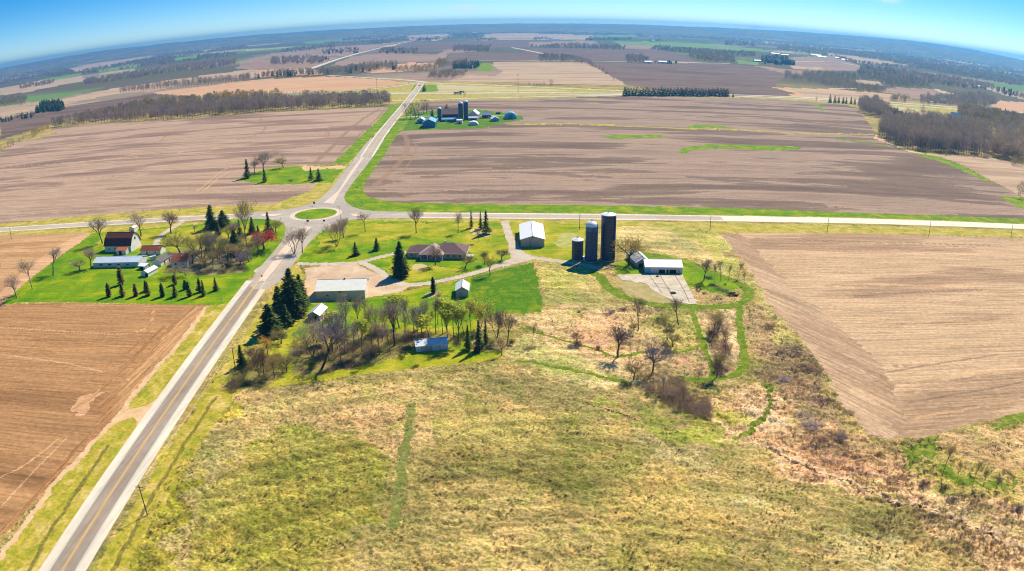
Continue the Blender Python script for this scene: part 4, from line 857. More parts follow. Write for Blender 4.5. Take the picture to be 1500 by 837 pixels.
farb(1436,215,9,4,'little white shed just below the blue-roofed cabin in the wood','shed')
farb(1209,61,40,10,'far white barn left of the pale field on the wooded slope')
farb(1316,70,50,10,'solitary far white barn on the wooded slope at the right')
farb(96,101,44,10,'lone white barn in the far left woods')
farb(66,97.5,34,10,'small far white house at the far left edge of the woods','farmhouse')
farb(312,60.5,60,14,'white building on the far left horizon near the light field')
farb(345,62,60,14,'white barn right of another on the far left horizon')
# long glasshouse-like strip at the far right edge
sheet('pond',[G(*p) for p in [(1466,165.5),(1482,168.5),(1500,174.5),(1500,177),(1480,171),(1467,167.5)]],.3,paint('pale_water',(180,220,214),.25,.04,.5))
# ------------------------------------------------------------------ trees
def ortho(d):
    u=d.orthogonal().normalized(); return u,d.cross(u)
class TreeGen:
    def __init__(s,seed): s.r=random.Random(seed); s.t=MB(); s.b=[]      # b: twig blades
    def blade(s,p,q,w):
        d=(q-p).normalized(); u,v=ortho(d); a=s.r.uniform(0,6.28); n=u*math.cos(a)+v*math.sin(a)
        s.b.append((p-n*w/2,p+n*w/2,q))
    def grow(s,p,d,L,r,lev,maxl,nch,spread,up,tw):
        R_=s.r; segs=3 if lev<2 else 2; pts=[p.copy()]; q=p.copy(); dd=d.copy()
        for i in range(segs):
            dd=(dd+Vector((R_.uniform(-1,1),R_.uniform(-1,1),R_.uniform(-.5,.8)+up))*(.13+.05*lev)).normalized(); q=q+dd*(L/segs); pts.append(q.copy())
        r1=r*.55
        for i in range(segs):
            ra=r+(r1-r)*i/segs; rb=r+(r1-r)*(i+1)/segs
            if lev<=2: s.t.tube(pts[i],pts[i+1],ra,rb,6 if lev==0 else 4,False)
            else: s.blade(pts[i],pts[i+1],max(tw,2*ra)); 
        if lev>=maxl: return
        n=nch[lev]
        for k in range(n):
            t=R_.uniform(.35,1.0) if lev>0 else R_.uniform(.72,1.0)
            if k==0: t=1.0
            i=min(segs-1,int(t*segs)); pp=pts[i].lerp(pts[i+1],t*segs-i)
            u,v=ortho(dd); a=6.283*k/n+R_.uniform(-.5,.5); sp=spread[lev]*R_.uniform(.6,1.25)*(0.35 if k==0 else 1)
            nd=(dd*math.cos(sp)+(u*math.cos(a)+v*math.sin(a))*math.sin(sp)).normalized()
            s.grow(pp,nd,L*R_.uniform(.55,.85)*(1 if lev else s.l1),r1*.8,lev+1,maxl,nch,spread,up,tw)
def bare(seed,H=12,trunk=.3,l1=.9,nch=(6,5,5,5),spread=(.55,.6,.6,.6),up=.12,r=.26,tw=.07,lean=(0,0),stems=1,stemspread=.35):
    g=TreeGen(seed); g.l1=l1
    for k in range(stems):
        a=6.283*k/stems+g.r.uniform(-.3,.3); sp=stemspread if stems>1 else 0
        d=Vector((math.cos(a)*sp+lean[0],math.sin(a)*sp+lean[1],1)).normalized()
        g.grow(Vector((math.cos(a)*.15*(stems>1),math.sin(a)*.15*(stems>1),-.1)),d,H*trunk,r/(stems**.4),0,4,nch,spread,up,tw)
    V=np.array([c for b in g.b for c in b],float); top=V[:,2].max(); k=H/top
    tv=np.array(g.t.v)*k; V*=k
    # blades keep their width
    tm=mesh_np('trunk',tv,np.array([f for f in g.t.f if len(f)==4]),None)
    cm=mesh_np('crown',V,np.arange(len(V)).reshape(-1,3),None)
    rad=np.percentile(np.hypot(V[:,0]-V[:,0].mean(),V[:,1]-V[:,1].mean()),95)
    return tm,cm,H,rad,V,tv
def leafy(V,n,size,seed):
    rg=np.random.RandomState(seed); idx=rg.randint(0,len(V)//3,n)*3+2; P=V[idx]+rg.normal(0,.25,(n,3)); A=rg.normal(0,1,(n,3)); A/=np.linalg.norm(A,axis=1)[:,None]; B=np.cross(A,rg.normal(0,1,(n,3))); B/=np.linalg.norm(B,axis=1)[:,None]
    s=size*rg.uniform(.6,1.3,(n,1)); Q=np.stack([P-A*s,P-B*s*.6,P+A*s,P+B*s*.6],1).reshape(-1,3)
    return mesh_np('leaves',Q,np.arange(4*n).reshape(-1,4),None)
def conifer(seed,H=12,rad=3.2,power=.8,base=.06,dens=1.0,droop=.35,q=.55):
    rg=random.Random(seed); t=MB(); t.tube((0,0,-.1),(0,0,H*.97),H*.018,.02,6,False); V=[]
    lens=[rg.uniform(.62,1.12) for _ in range(200)]; nl=int(H*2.6*dens); 
    for i in range(nl):
        zt=base+(1-base)*(i+rg.random())/nl; rr=lens[i//3]*rad*min(1,(zt+.12)*4)*(1-zt)**power*rg.uniform(.8,1.14)+.1; nb=int(6+7*rr/rad*2)
        for k in range(nb):
            a=rg.uniform(0,6.283); L=rr*rg.uniform(.72,1.1)*(1+.2*math.sin(2*a+seed)+.14*math.sin(5*a+zt*9+seed)); ns=max(2,int(L/q*1.1))
            for j in range(ns):
                f=(j+.6)/ns
                if f<.25 and ns>3: continue
                x,y=math.cos(a)*L*f,math.sin(a)*L*f; zz=H*zt-droop*L*f*f+rg.uniform(-.15,.15); s=q*rg.uniform(.55,1.05)
                dx,dy=math.cos(a+rg.uniform(-.5,.5)),math.sin(a+rg.uniform(-.5,.5)); px_,py_=-dy,dx; tl=rg.uniform(-.5,.25)
                V+=[(x-dx*s,y-dy*s,zz+.1*s),(x-px_*s*.6,y-py_*s*.6,zz-.12*s+rg.uniform(-.15,.15)),(x+dx*s,y+dy*s,zz+tl*s),(x+px_*s*.6,y+py_*s*.6,zz-.1*s+rg.uniform(-.15,.15))]
    V=np.array(V); tv=np.array(t.v)
    return mesh_np('trunk',tv,np.array([f for f in t.f if len(f)==4]),None),mesh_np('foliage',V,np.arange(len(V)).reshape(-1,4),None),H,rad,V,tv
def bush(seed,H=2.5,rad=2.2,n=420,w=.07):
    rg=random.Random(seed); b=[]; cs=[(rg.uniform(-1,1)*rad*.6,rg.uniform(-1,1)*rad*.6,rg.uniform(.5,1)) for _ in range(6)]
    for i in range(n):
        a=rg.uniform(0,6.28); cx_,cy_,hs_=rg.choice(cs); r0=rad*.35*math.sqrt(rg.random()); p=Vector((cx_+math.cos(a)*r0,cy_+math.sin(a)*r0,rg.uniform(0,.5)*H*hs_))
        d=Vector((math.cos(a)*rg.uniform(0,1)+rg.uniform(-.5,.5),math.sin(a)*rg.uniform(0,1)+rg.uniform(-.5,.5),rg.uniform(.5,1.6))).normalized(); q=p+d*H*hs_*rg.uniform(.3,.62)
        u,v=ortho(d); c=rg.uniform(0,6.28); nn=(u*math.cos(c)+v*math.sin(c))*w; b+=[p-nn/2,p+nn/2,q]
    V=np.array(b,float); V[:,2]*=H/V[:,2].max(); return mesh_np('shrub',V,np.arange(len(V)).reshape(-1,3),None)
B_up=[bare(11,12,.30,.95,(6,5,5,6),(.42,.5,.6,.6),.18,.2),bare(12,12,.34,.9,(5,5,5,6),(.45,.55,.6,.7),.16,.2),bare(13,12,.28,1.0,(7,5,5,6),(.4,.5,.6,.6),.2,.2)]
B_rd=[bare(21,9,.26,1.0,(7,6,5,6),(.75,.7,.6,.6),.05,.2,.06),bare(22,9,.25,1.05,(7,6,5,6),(.8,.65,.6,.6),.06,.2,.06)]
B_ms=[bare(31,12,.42,.8,(5,5,5,5),(.45,.55,.6,.6),.1,.26,.08,stems=4,stemspread=.42),bare(32,12,.45,.8,(4,5,5,5),(.5,.6,.6,.6),.12,.26,.07,stems=3,stemspread=.35)]
B_th=[bare(41,12,.5,.5,(5,5,5,5),(.35,.5,.6,.7),.25,.13,.06),bare(42,12,.52,.55,(5,5,5,5),(.3,.45,.6,.7),.25,.13,.06),bare(43,12,.45,.6,(5,5,5,5),(.35,.5,.6,.7),.2,.14,.06,lean=(.15,0))]
B_ln=[bare(51,12,.4,.7,(5,5,5,5),(.5,.6,.6,.7),.1,.2,.07,lean=(.45,.1)),bare(52,12,.38,.8,(5,5,5,5),(.5,.6,.6,.7),.1,.2,.07,lean=(-.4,0))]
E_co=[conifer(61,12,3.0),conifer(62,12,3.4,.75),conifer(63,12,2.6,.9)]
E_big=[conifer(64,18,5.6,.5,.06,1.35,.3,.85),conifer(65,18,5.2,.58,.04,1.25,.3,.8)]
E_th=[conifer(66,8,1.3,.55,.02,1.6,.1,.4),conifer(67,8,1.5,.6,.02,1.5,.15,.4)]
SH=[bush(71,n=460,w=.06),bush(72,2.5,2.6,560,w=.06),bush(73,3.0,2.0,420,w=.06)]
SH=[(None,m,2.5 if i<2 else 3.0,2.2,None,None) for i,m in enumerate(SH)]
L_=leafmat
T_bark=L_('bark_grey_brown',(104,90,80),(136,120,106)); T_barkd=L_('bark_dark',(70,60,54),(98,84,74)); T_barkp=L_('bark_pale',(150,134,122),(176,160,146))
K={'wood':L_('distant_twigs_brown',(160,136,112),(184,160,134),.9,.35),'wood2':L_('distant_twigs_grey',(146,128,116),(170,152,138),.9,.35),'grey':L_('twigs_grey',(158,140,124),(188,168,150),.85,.15),'brown':L_('twigs_brown',(140,116,90),(172,146,114)),'olive':L_('twigs_olive',(160,146,92),(184,168,108),.85,.15),'purple':L_('twigs_mauve',(150,134,142),(176,160,168)),
   'dark':L_('twigs_dark',(120,104,96),(148,130,118)),'red':L_('red_buds',(186,70,64),(206,98,84),.85,.3),'gold':L_('golden_buds',(188,166,72),(206,180,92)),'green':L_('new_leaves',(190,206,60),(216,224,92),.85,.5),'orange':L_('orange_buds',(206,160,62),(220,178,80)),
   'con':L_('conifer_dark',(40,64,30),(112,134,60),.85,.2),'con2':L_('conifer_olive',(70,98,40),(104,128,54)),'con3':L_('conifer_black',(34,54,28),(104,124,56),.85,.2),'con4':L_('conifer_yellow_tips',(88,110,44),(126,138,60)),'con5':L_('conifer_brown_green',(84,84,36),(140,128,66),.85,.2)}
def tree(proto,base,top,label,twig='grey',bark=None,wpx=None,rot=None,group=None,name=None,cat=None,leaves=None,h=None,world=None,lift=0):
    tm,cm,H,rad=proto[:4]; g=np.array(world) if world is not None else G(*base)
    hh=h or max(1.2,hgt(base,top)); s=hh/H
    con=twig.startswith('con')
    o=empty(name or ('conifer' if con else 'bare_tree'),(g[0],g[1],lift),random.uniform(0,6.28) if rot is None else rot)
    sx=s
    if wpx: sx=(np.hypot(*(G(base[0]+wpx/2,base[1])-G(base[0]-wpx/2,base[1])))/2)/rad*(1.12 if not con else 1.2)
    o.scale=(sx,sx,s); tag(o,label,cat or 'tree',group)
    for nm,me,mt in (('trunk',tm,bark or T_bark),('foliage' if con else 'crown',cm,K[twig])):
        if me is None: continue
        if len(me.materials)==0: me.materials.append(mt)
        c=bpy.data.objects.new(nm,me); C.objects.link(c); c.parent=o; c.material_slots[0].link='OBJECT'; c.material_slots[0].material=mt
    if leaves is not None:
        me,mt=leaves
        if len(me.materials)==0: me.materials.append(mt)
        c=bpy.data.objects.new('leaves',me); C.objects.link(c); c.parent=o; c.material_slots[0].link='OBJECT'; c.material_slots[0].material=mt
    return o
def shrub(base,wpx,hm,label,twig='brown',i=0,group=None,lift=0):
    p=SH[i%3]; g=G(*base); wm=np.hypot(*(G(base[0]+wpx/2,base[1])-G(base[0]-wpx/2,base[1])))
    o=bpy.data.objects.new('shrub',p[1]); C.objects.link(o)
    if len(p[1].materials)==0: p[1].materials.append(K[twig])
    o.location=(g[0],g[1],lift-.05); s=wm/2/p[3]; o.scale=(s,s,hm/p[2]); o.rotation_euler=(0,0,random.uniform(0,6.28)); o.material_slots[0].link='OBJECT'; o.material_slots[0].material=K[twig]
    tag(o,label,'shrub',group); return o
LV={k:leafy(p[4],n,sz,5) for k,(p,n,sz) in {'up':(B_up[0],1300,.3),'ms':(B_ms[0],1700,.26),'th':(B_th[1],700,.3),'rd':(B_rd[0],700,.22)}.items()}
P0,P1,P2=B_up; Q0,Q1=B_rd; M0,M1=B_ms; T0,T1,T2=B_th; N0,N1=B_ln; C0,C1,C2=E_co; D0,D1=E_big; F0_,F1_=E_th
# west farmstead
for a in [
 (P1,(24.7,437),(21,398),'forked bare tree at the field corner, furthest left on the west farm lawn','grey',T_barkp,24),
 (T0,(47.5,424),(42,374),'slender leaning bare tree, second from the left on the west farm lawn','grey',T_barkp,20),
 (T1,(77.6,403.5),(75,364),'straight bare tree at the field edge, third from the left on the west lawn','grey',T_bark,20),
 (Q0,(117,397.5),(116,377.5),'small round-headed bare tree on the lawn left of the long shed','grey',T_bark,18),
 (P2,(133.8,392),(132,360),'bare tree touching the left end of the long shed','grey',T_bark,18),
 (P0,(150.3,357),(148,316),'tall bare tree directly left of the gambrel barn','grey',T_bark,25),
 (P1,(206.5,345.8),(203,307),'tall bare tree behind the gambrel barn near the road','grey',T_bark,26),
 (P2,(250.8,342),(248,307),'bare tree growing beside the curved farm drive','brown',T_bark,22),
 (Q1,(263.8,371),(262,334),'rounded olive-grey bare tree behind the farmhouse','olive',T_bark,36),
 (M0,(297,381),(297,331),'big multi-stemmed bare tree spreading over the farmhouse','olive',T_barkd,48),
 (M1,(320,381),(321,331),'mauve-grey bare tree just right of the big multi-stemmed one','purple',T_bark,30),
 (P0,(361,359),(356,289),'tallest bare tree of the west farm, reaching over the road, with yellowish twigs','olive',T_bark,26),
 (Q0,(387,365.6),(388,333),'red-budded maple at the right edge of the west farm','red',T_bark,34),
 (P1,(377.7,375.6),(374,340),'bare tree directly below the red-budded maple','brown',T_bark,22),
 (P2,(364,384),(362,361),'short bare tree at the roadside below the red-budded maple','grey',T_bark,20),
 (Q1,(311.5,383),(313,352),'greyish bare tree in front of the mauve-grey one','brown',T_bark,22),
 (Q0,(404,341),(405,319),'small bare tree right of the roadside conifer at the roundabout','olive',T_bark,16),
 (P2,(345,352),(343,322),'thin grey bare tree behind the pale-tipped conifer','grey',T_bark,18),
 (Q0,(335,350),(335,326),'bushy yellowish bare tree between the conifer pair and the pale-tipped conifer','gold',T_bark,20),
 (Q1,(351,390),(350,366),'low mauve bare tree above the roadside hedge','purple',T_bark,24),
 (Q0,(256,406),(256,388),'low olive tree in front of the farmhouse','olive',T_bark,26),
 (Q1,(272,404),(272,388),'low grey tree in front of the farmhouse, right of the olive one','grey',T_bark,18),
 (P1,(285,340),(283,330),'little bare sapling in the lawn between the drive and the conifer pair','brown',T_bark,8),
]: tree(*a[:4],twig=a[4],bark=a[5],wpx=a[6],leaves=(LV['rd'],K['red']) if a[4]=='red' else None)
for a in [
 (D1,(310,335),(309,300),'tall dark conifer with a narrow top, left of the pair beside the road','con3',20),
 (D0,(327.5,333),(327,308),'round dark conifer, right of the pair beside the road','con',19),
 (C1,(370,342),(368,318),'dark conifer behind the tallest bare tree','con3',15),
 (C0,(394,344),(391,311),'dark conifer next to the roundabout at the right end of the west lawn','con3',14),
 (D0,(346,373),(345,336),'broad dark conifer with pale tips in the middle of the west farm','con3',22),
 (C2,(320,344),(319,324),'smaller dark conifer below the roadside pair','con3',13),
]: tree(*a[:4],twig=a[4],wpx=a[5])
row=[(160,434.7,413.6,'con5'),(180,434,414.5,'con5'),(199.5,434,415.5,'con5'),(217.5,433,412,'con5'),(238.5,434.7,414,'con2'),(257,434.7,415,'con5'),(277.5,434.7,412,'con2'),(298.7,433.5,410,'con'),(316.5,426,406.5,'con')]
nm=['leftmost','second','third','fourth','fifth','sixth','seventh','eighth','last and darkest']
for i,(x,y,t,c) in enumerate(row): tree(E_th[i%2] if i not in(7,8) else C2,(x,y),(x-1,t),f'young evergreen, {nm[i]} from the left in the front row on the west lawn',twig=c,wpx=7.5 if i<7 else 9,group='young evergreens in a row on the west lawn')
for i,(x,y,t,c,l) in enumerate([(178,417,390,'con5','brownish tall evergreen standing behind the second of the front row'),(214.5,427,410.5,'con5','evergreen close behind the fourth one of the front row'),(256.5,417,402,'con5','evergreen behind the gap of the fifth and sixth of the front row'),(293,428.5,407,'con','dark evergreen close behind the eighth one of the front row'),(272,424,410,'con2','evergreen standing back between the sixth and seventh of the front row')]):
    tree(E_th[i%2],(x,y),(x,t),l,twig=c,wpx=9 if i==0 else 7.5,group='young evergreens in a row on the west lawn')
for i,(x,y,w_,h_,c,l) in enumerate([(292,402,22,3.0,'dark','leftmost rounded grey shrub of the hedge by the west drive'),(308,399,22,3.2,'brown','second rounded shrub of the hedge by the west drive'),(324,399,24,3.0,'brown','middle rounded shrub of the hedge by the west drive'),(341,397,24,3.4,'olive','olive rounded shrub of the hedge by the west drive'),(356,396,20,3.0,'brown','rounded shrub at the road end of the hedge by the west drive'),(336,386,20,2.5,'dark','dark low shrub behind the hedge by the west drive'),(352,383,16,2.2,'dark','small dark shrub under the red-budded maple')]): shrub((x,y),w_,h_,l,c,i)
rw=random.Random(5)
for i,(x,y) in enumerate([(306,366),(330,372),(318,362),(340,380),(355,366),(362,374),(332,392),(346,384),(300,392),(372,366),(380,358),(338,364),(312,394),(283,386),(290,372),(352,358)]):
    tree([Q0,Q1,P0,P2,M1][i%5],(x,y),None,'bare tree of the tangled clump right of the farmhouse',twig=rw.choice(['grey','olive','purple','brown','olive','gold']),bark=T_bark,wpx=rw.uniform(14,24),h=rw.uniform(6,11),group='tangled bare trees right of the farmhouse',leaves=(LV['rd'],K['green']) if i in(4,11) else None)
for x,y,t,w_,l in ((352,349,322,12,'dark conifer between the round one of the pair and the tallest bare tree'),(336,392,371,11,'small dark conifer amid the west hedge'),(379,350,330,10,'low dark conifer right behind the red-budded maple')): tree(C0,(x,y),(x,t),l,twig='con',wpx=w_)
# little field island north-west of the roundabout
for a in [(C2,(362.7,261),(362,233),'olive conifer at the left end of the grass island in the ploughed field','con2',None,13),(P0,(386,252),(386,222),'broad bare tree at the back of the field grass island','grey',T_bark,26),(P1,(373,254),(373,231),'bare tree right of the olive conifer on the field island','grey',T_bark,14),
 (C2,(388,267),(388,247),'dark conifer in front of the bare trees on the field island','con',None,9),(Q1,(415,246),(414,225),'small yellowish round tree at the back right of the field island','gold',T_bark,17),
 (C0,(455.8,264),(455,245),'left one of two conifers near the sandy turnaround','con3',None,8),(C1,(467,265),(466,247),'right one of two conifers near the sandy turnaround','con',None,11)]:
    tree(*a[:4],twig=a[4],bark=a[5],wpx=a[6])
shrub((425.7,266),6,3.0,'thin lone shrub on the lower edge of the field island','brown')
# the property: front lawn
for a in [
 (M1,(431,372),(428,333),'leaning multi-stemmed bare tree beside the road at the property corner','grey',T_barkd,30),
 (P0,(443,370),(441,331),'upright bare tree at the property corner, right of the leaning one','grey',T_barkd,22),
 (M0,(493.3,361),(491,318),'wide-branching bare tree on the front lawn near the roundabout','grey',T_bark,32),
 (P2,(503,348.5),(501,316),'bare tree just behind the wide-branching one near the roundabout','grey',T_bark,20),
 (T0,(535,339.5),(533,308),'thin bare tree by the road at the top of the front lawn','brown',T_bark,17),
 (P0,(609.7,342),(606,303),'oval bare tree on the front lawn behind the bungalow','brown',T_barkd,21),
 (P1,(671,341.5),(669,308),'oval bare tree behind the right half of the bungalow','grey',T_barkd,15),
 (T1,(701.7,354),(701,333),'small bare tree in front of the round bed of conifers','brown',T_bark,10),
 (Q0,(637.7,388.5),(635,351),'bare tree right before the porch gable of the bungalow','grey',T_barkd,20),
 (Q1,(681.7,393),(680,369),'round bare tree at the right end of the bungalow','brown',T_barkd,23),
 (P2,(709.7,388),(708,367),'little orange-brown bare tree on the lawn right of the bungalow','brown',T_bark,14),
 (P1,(717.7,404.5),(716,371),'golden-twigged tree at the edge of the looping drive','gold',T_bark,20),
 (Q0,(735,381.5),(735,362),'dark round bare tree inside the bend of the east drive','dark',T_bark,19),
 (Q1,(920.7,389),(923,340),'large golden-brown spreading tree between the tall silo and the low barn','gold',T_barkd,44),
 (P0,(1031,411),(1030,378),'bare tree on the grass right of the low barn','brown',T_barkd,24),
 (T0,(1047,413),(1049,385),'leftmost thin sapling behind the debris pile','brown',T_bark,8),(T1,(1056,412),(1060,381),'middle thin sapling behind the debris pile','olive',T_bark,9),(T0,(1067,411),(1070,386),'right thin sapling behind the debris pile','brown',T_bark,8),(T1,(1081,407),(1083,384),'slanting sapling at the field corner above the debris pile','brown',T_bark,8),
 (T2,(1090,418),(1093,397),'broken dead snag at the edge of the east field','dark',T_barkd,5),
]: tree(*a[:4],twig=a[4],bark=a[5],wpx=a[6])
for a in [
 (C1,(520.9,374.7),(520,355),'small round-topped conifer on the front lawn, left of two','con3',12),(C0,(552,366.7),(551,349),'small cone-shaped conifer on the front lawn, right of two','con3',13),
 (C2,(690.5,334),(689,307),'thin sparse conifer by the road behind the bungalow','con5',8),(C0,(712,343),(711,309),'full dark conifer in the round gravel bed','con',15),(C2,(704,336),(704,309.5),'narrow dark conifer at the roadside behind the round bed','con3',8),
 (D0,(587,405),(586,354),'large dark spruce standing between the bungalow and the gravel yard','con3',28),
 (F0_,(635,430),(635,405.5),'narrow black-green columnar evergreen beside the looping drive','con3',9),
 (D0,(429,464),(428,393),'biggest dark pine of the roadside group beside the gravel yard','con3',38),(D1,(409,455),(408,419),'middle dark pine of the roadside group','con3',23),(D1,(397,491),(397,445),'front dark spruce of the roadside group, nearest the road bend','con3',34),
 (D0,(441,447),(440,402),'dark pine at the back of the roadside group against the yard','con3',22),
 (C2,(355,537),(353,505),'thin dark conifer beside the utility pole at the property corner','con3',16),
 (C0,(685.7,512.5),(685,477),'left of three dark conifers at the end of the grove','con3',14),(C1,(701.7,514),(700,469),'middle and fullest of three dark conifers at the end of the grove','con3',17),(C2,(711.5,504),(711,466),'slim right one of three dark conifers at the end of the grove','con3',10),
]: tree(*a[:4],twig=a[4],wpx=a[5])
# the grove
for a in [
 (N1,(471,540),(452,455),'large grey leaning tree with spreading stems at the lower left of the grove','purple',T_barkd,60),
 (M1,(458,522),(440,462),'mauve many-stemmed tree behind the large leaning one','grey',T_bark,46),
 (T0,(500,534),(497,482),'dark slender trunk at the front of the grove, right of the leaning tree','brown',T_barkd,22),
 (T1,(510,507),(512,455),'bare tree with several thin stems below the pole barn','grey',T_barkd,22),
 (T2,(507,500),(528,416),'tall bent tree whose top covers the right end of the pole barn','grey',T_barkd,26),
 (P2,(487,516),(484,470),'thick grey bare tree between the leaning tree and the bent one','purple',T_bark,30),
 (M1,(549.7,491),(548,436),'grey tree with upswept stems in the middle left of the grove','grey',T_bark,24),
 (P2,(577.7,507),(573,431),'tall fan-shaped bare tree in the centre of the grove','grey',T_barkd,34),
 (T0,(592,491),(592,434),'slim bare tree just right of the fan-shaped one','grey',T_barkd,16),
 (P1,(607,489),(606,440),'bare tree with mauve top, left of two above the open-front shed','purple',T_barkd,22),
 (P0,(618,490),(621,447),'bare tree with mauve top, right of two above the open-front shed','purple',T_barkd,20),
 (T1,(637.7,489),(634,437),'slim dark trunk directly above the open-front shed','grey',T_barkd,14),
 (T0,(648.5,489),(647,428),'tallest slim tree above the open-front shed','grey',T_barkd,18),
 (T2,(629,486),(629,450),'short slim tree between the mauve-topped pair and the tall slim ones','brown',T_bark,10),
 (T1,(541.7,533),(541,495),'thin sapling at the front edge of the grove','olive',T_bark,9),
 (T0,(526,507),(527,462),'brown sapling behind the front edge of the grove','brown',T_bark,14),
 (T1,(560,500),(560,458),'sapling in the brush between the upswept and the fan-shaped tree','olive',T_bark,14),
 (T2,(535,497),(534,455),'brown thin-stemmed tree in the mid grove brush','brown',T_bark,14),
 (M0,(728,495),(729,445),'dark-branched spreading tree right of the three conifers','dark',T_barkd,34),
 (N0,(742,506),(752,462),'dark tree leaning to the right beyond the three conifers','dark',T_barkd,26),
 (P1,(735,521),(735,491),'low bare tree below the dark-branched spreading one','brown',T_bark,20),
 (M1,(380,552),(378,505),'cluster-stemmed bare tree near the property corner, left of three','brown',T_barkd,22),
 (P0,(387,552),(388,505),'cluster-stemmed bare tree near the property corner, middle of three','brown',T_barkd,20),
 (P2,(402,553),(402,515),'bare tree near the property corner, right of three','olive',T_bark,22),
 (Q1,(420,545),(420,515),'low olive bare tree between the property corner trees and the leaning one','olive',T_bark,26),
 (T2,(779,505),(781,469),'thin bare tree alone right of the grove','brown',T_bark,9),
 (N0,(935,483),(946,436),'bare tree leaning right on the mown path below the slab','dark',T_barkd,26),
 (N0,(994,476),(1004,436),'bare leaning tree at the crossing of the mown paths','dark',T_barkd,24),
 (P2,(905,524),(914,474),'purplish bare tree in the dry hollow left of the denser one','dark',T_barkd,34),
 (Q1,(956,545),(962,489),'dense mauve-crowned bare tree in the dry hollow','purple',T_barkd,36),
 (Q0,(928,556),(929,528),'reddish-brown bushy tree below the mown path junction','brown',T_bark,26),
 (T1,(978,500),(984,459),'faint slender tree left of the inner mown path','olive',T_bark,18),
 (P1,(1046,486),(1051,452),'tangled olive tree at the head of the strip between the two mown paths','olive',T_bark,24),
 (N1,(1040,500),(1036,470),'leaning dark tree in the strip beside the inner mown path','dark',T_barkd,22),
 (T1,(1062,520),(1066,480),'wispy thin tree in the strip near the outer mown path','brown',T_bark,16),
 (P2,(1050,552),(1053,512),'olive tangled tree at the foot of the strip between mown paths','olive',T_bark,24),
 (Q0,(985,508),(986,484),'low spreading olive tree inside the inner mown path','olive',T_bark,22),
 (T2,(1022,566),(1026,540),'thin grey tree at the top end of the long thicket','grey',T_bark,12),
 (T0,(972,578),(975,548),'thin mauve tree rising out of the long thicket','purple',T_bark,14),
 (T1,(1000,592),(1003,562),'thin brown tree at the lower side of the long thicket','brown',T_bark,12),
 (Q1,(845,503),(843,480),'upright wispy tree above the narrow mown path','brown',T_bark,16),
 (T0,(1399,713),(1405,667),'tallest dark sapling in the green hollow at the right','dark',T_barkd,8),
 (T1,(1380,697),(1386,649),'olive sapling left of the tallest in the right hollow','olive',T_bark,14),
 (T0,(1363,697),(1366,676),'short thin sapling leftmost in the right hollow','dark',T_bark,6),
 (T1,(1425,709),(1428,674),'thin sapling third from left in the right hollow','olive',T_bark,9),
 (T0,(1440,714),(1443,684),'slanted thin sapling right of centre in the right hollow','dark',T_bark,8),
 (Q0,(1459,716),(1461,692),'rightmost bushy sapling in the right hollow','dark',T_bark,10),
]: tree(*a[:4],twig=a[4],bark=a[5],wpx=a[6])
rq=random.Random(21)
for i,(x,y) in enumerate([(565,488),(585,480),(600,474),(625,478),(641,476),(655,486),(572,518),(556,520),(546,512),(530,518),(517,524),(524,486),(538,480),(492,500),(482,528),(611,500),(596,503),(664,494),(680,492),(690,484),(474,505),(630,500),(505,520),(495,512)]):
    h_=rq.uniform(11,17); tree([T0,T1,T2,P0][i%4],(x,y),None,'slender bare tree filling the grove behind the open-front shed',twig=rq.choice(['grey','brown','olive','grey']),bark=T_bark,wpx=rq.uniform(15,22),h=h_,leaves=(LV['th'],K['green']) if i%4==1 else None,group='slender bare trees filling the grove')
tree(P0,(671,502),(672,443),'yellow-green budding tree right of the open-front shed','olive',T_bark,26,leaves=(LV['up'],K['green']))
tree(M0,(704,482),(707,433),'bright yellow-green leafing tree spreading over the lawn edge','olive',T_bark,34,leaves=(LV['ms'],K['green']))
tree(P0,(656,500),(660,448),'small yellow-green tree hugging the right end of the open-front shed','olive',T_bark,18,leaves=(LV['up'],K['green']))
tree(Q0,(412,503),(412,480),'low olive tree filling the gap below the roadside pines','olive',T_bark,26)
tree(P2,(373,538),(372,503),'brown bushy tree between the corner conifer and the cluster-stemmed trees','brown',T_bark,26)
tree(C1,(420,478),(419,446),'dark spruce filling the roadside group below the biggest pine','con3',None,20)
tree(P1,(393,522),(394,487),'orange-yellow budding tree below the roadside pines','orange',T_bark,24)
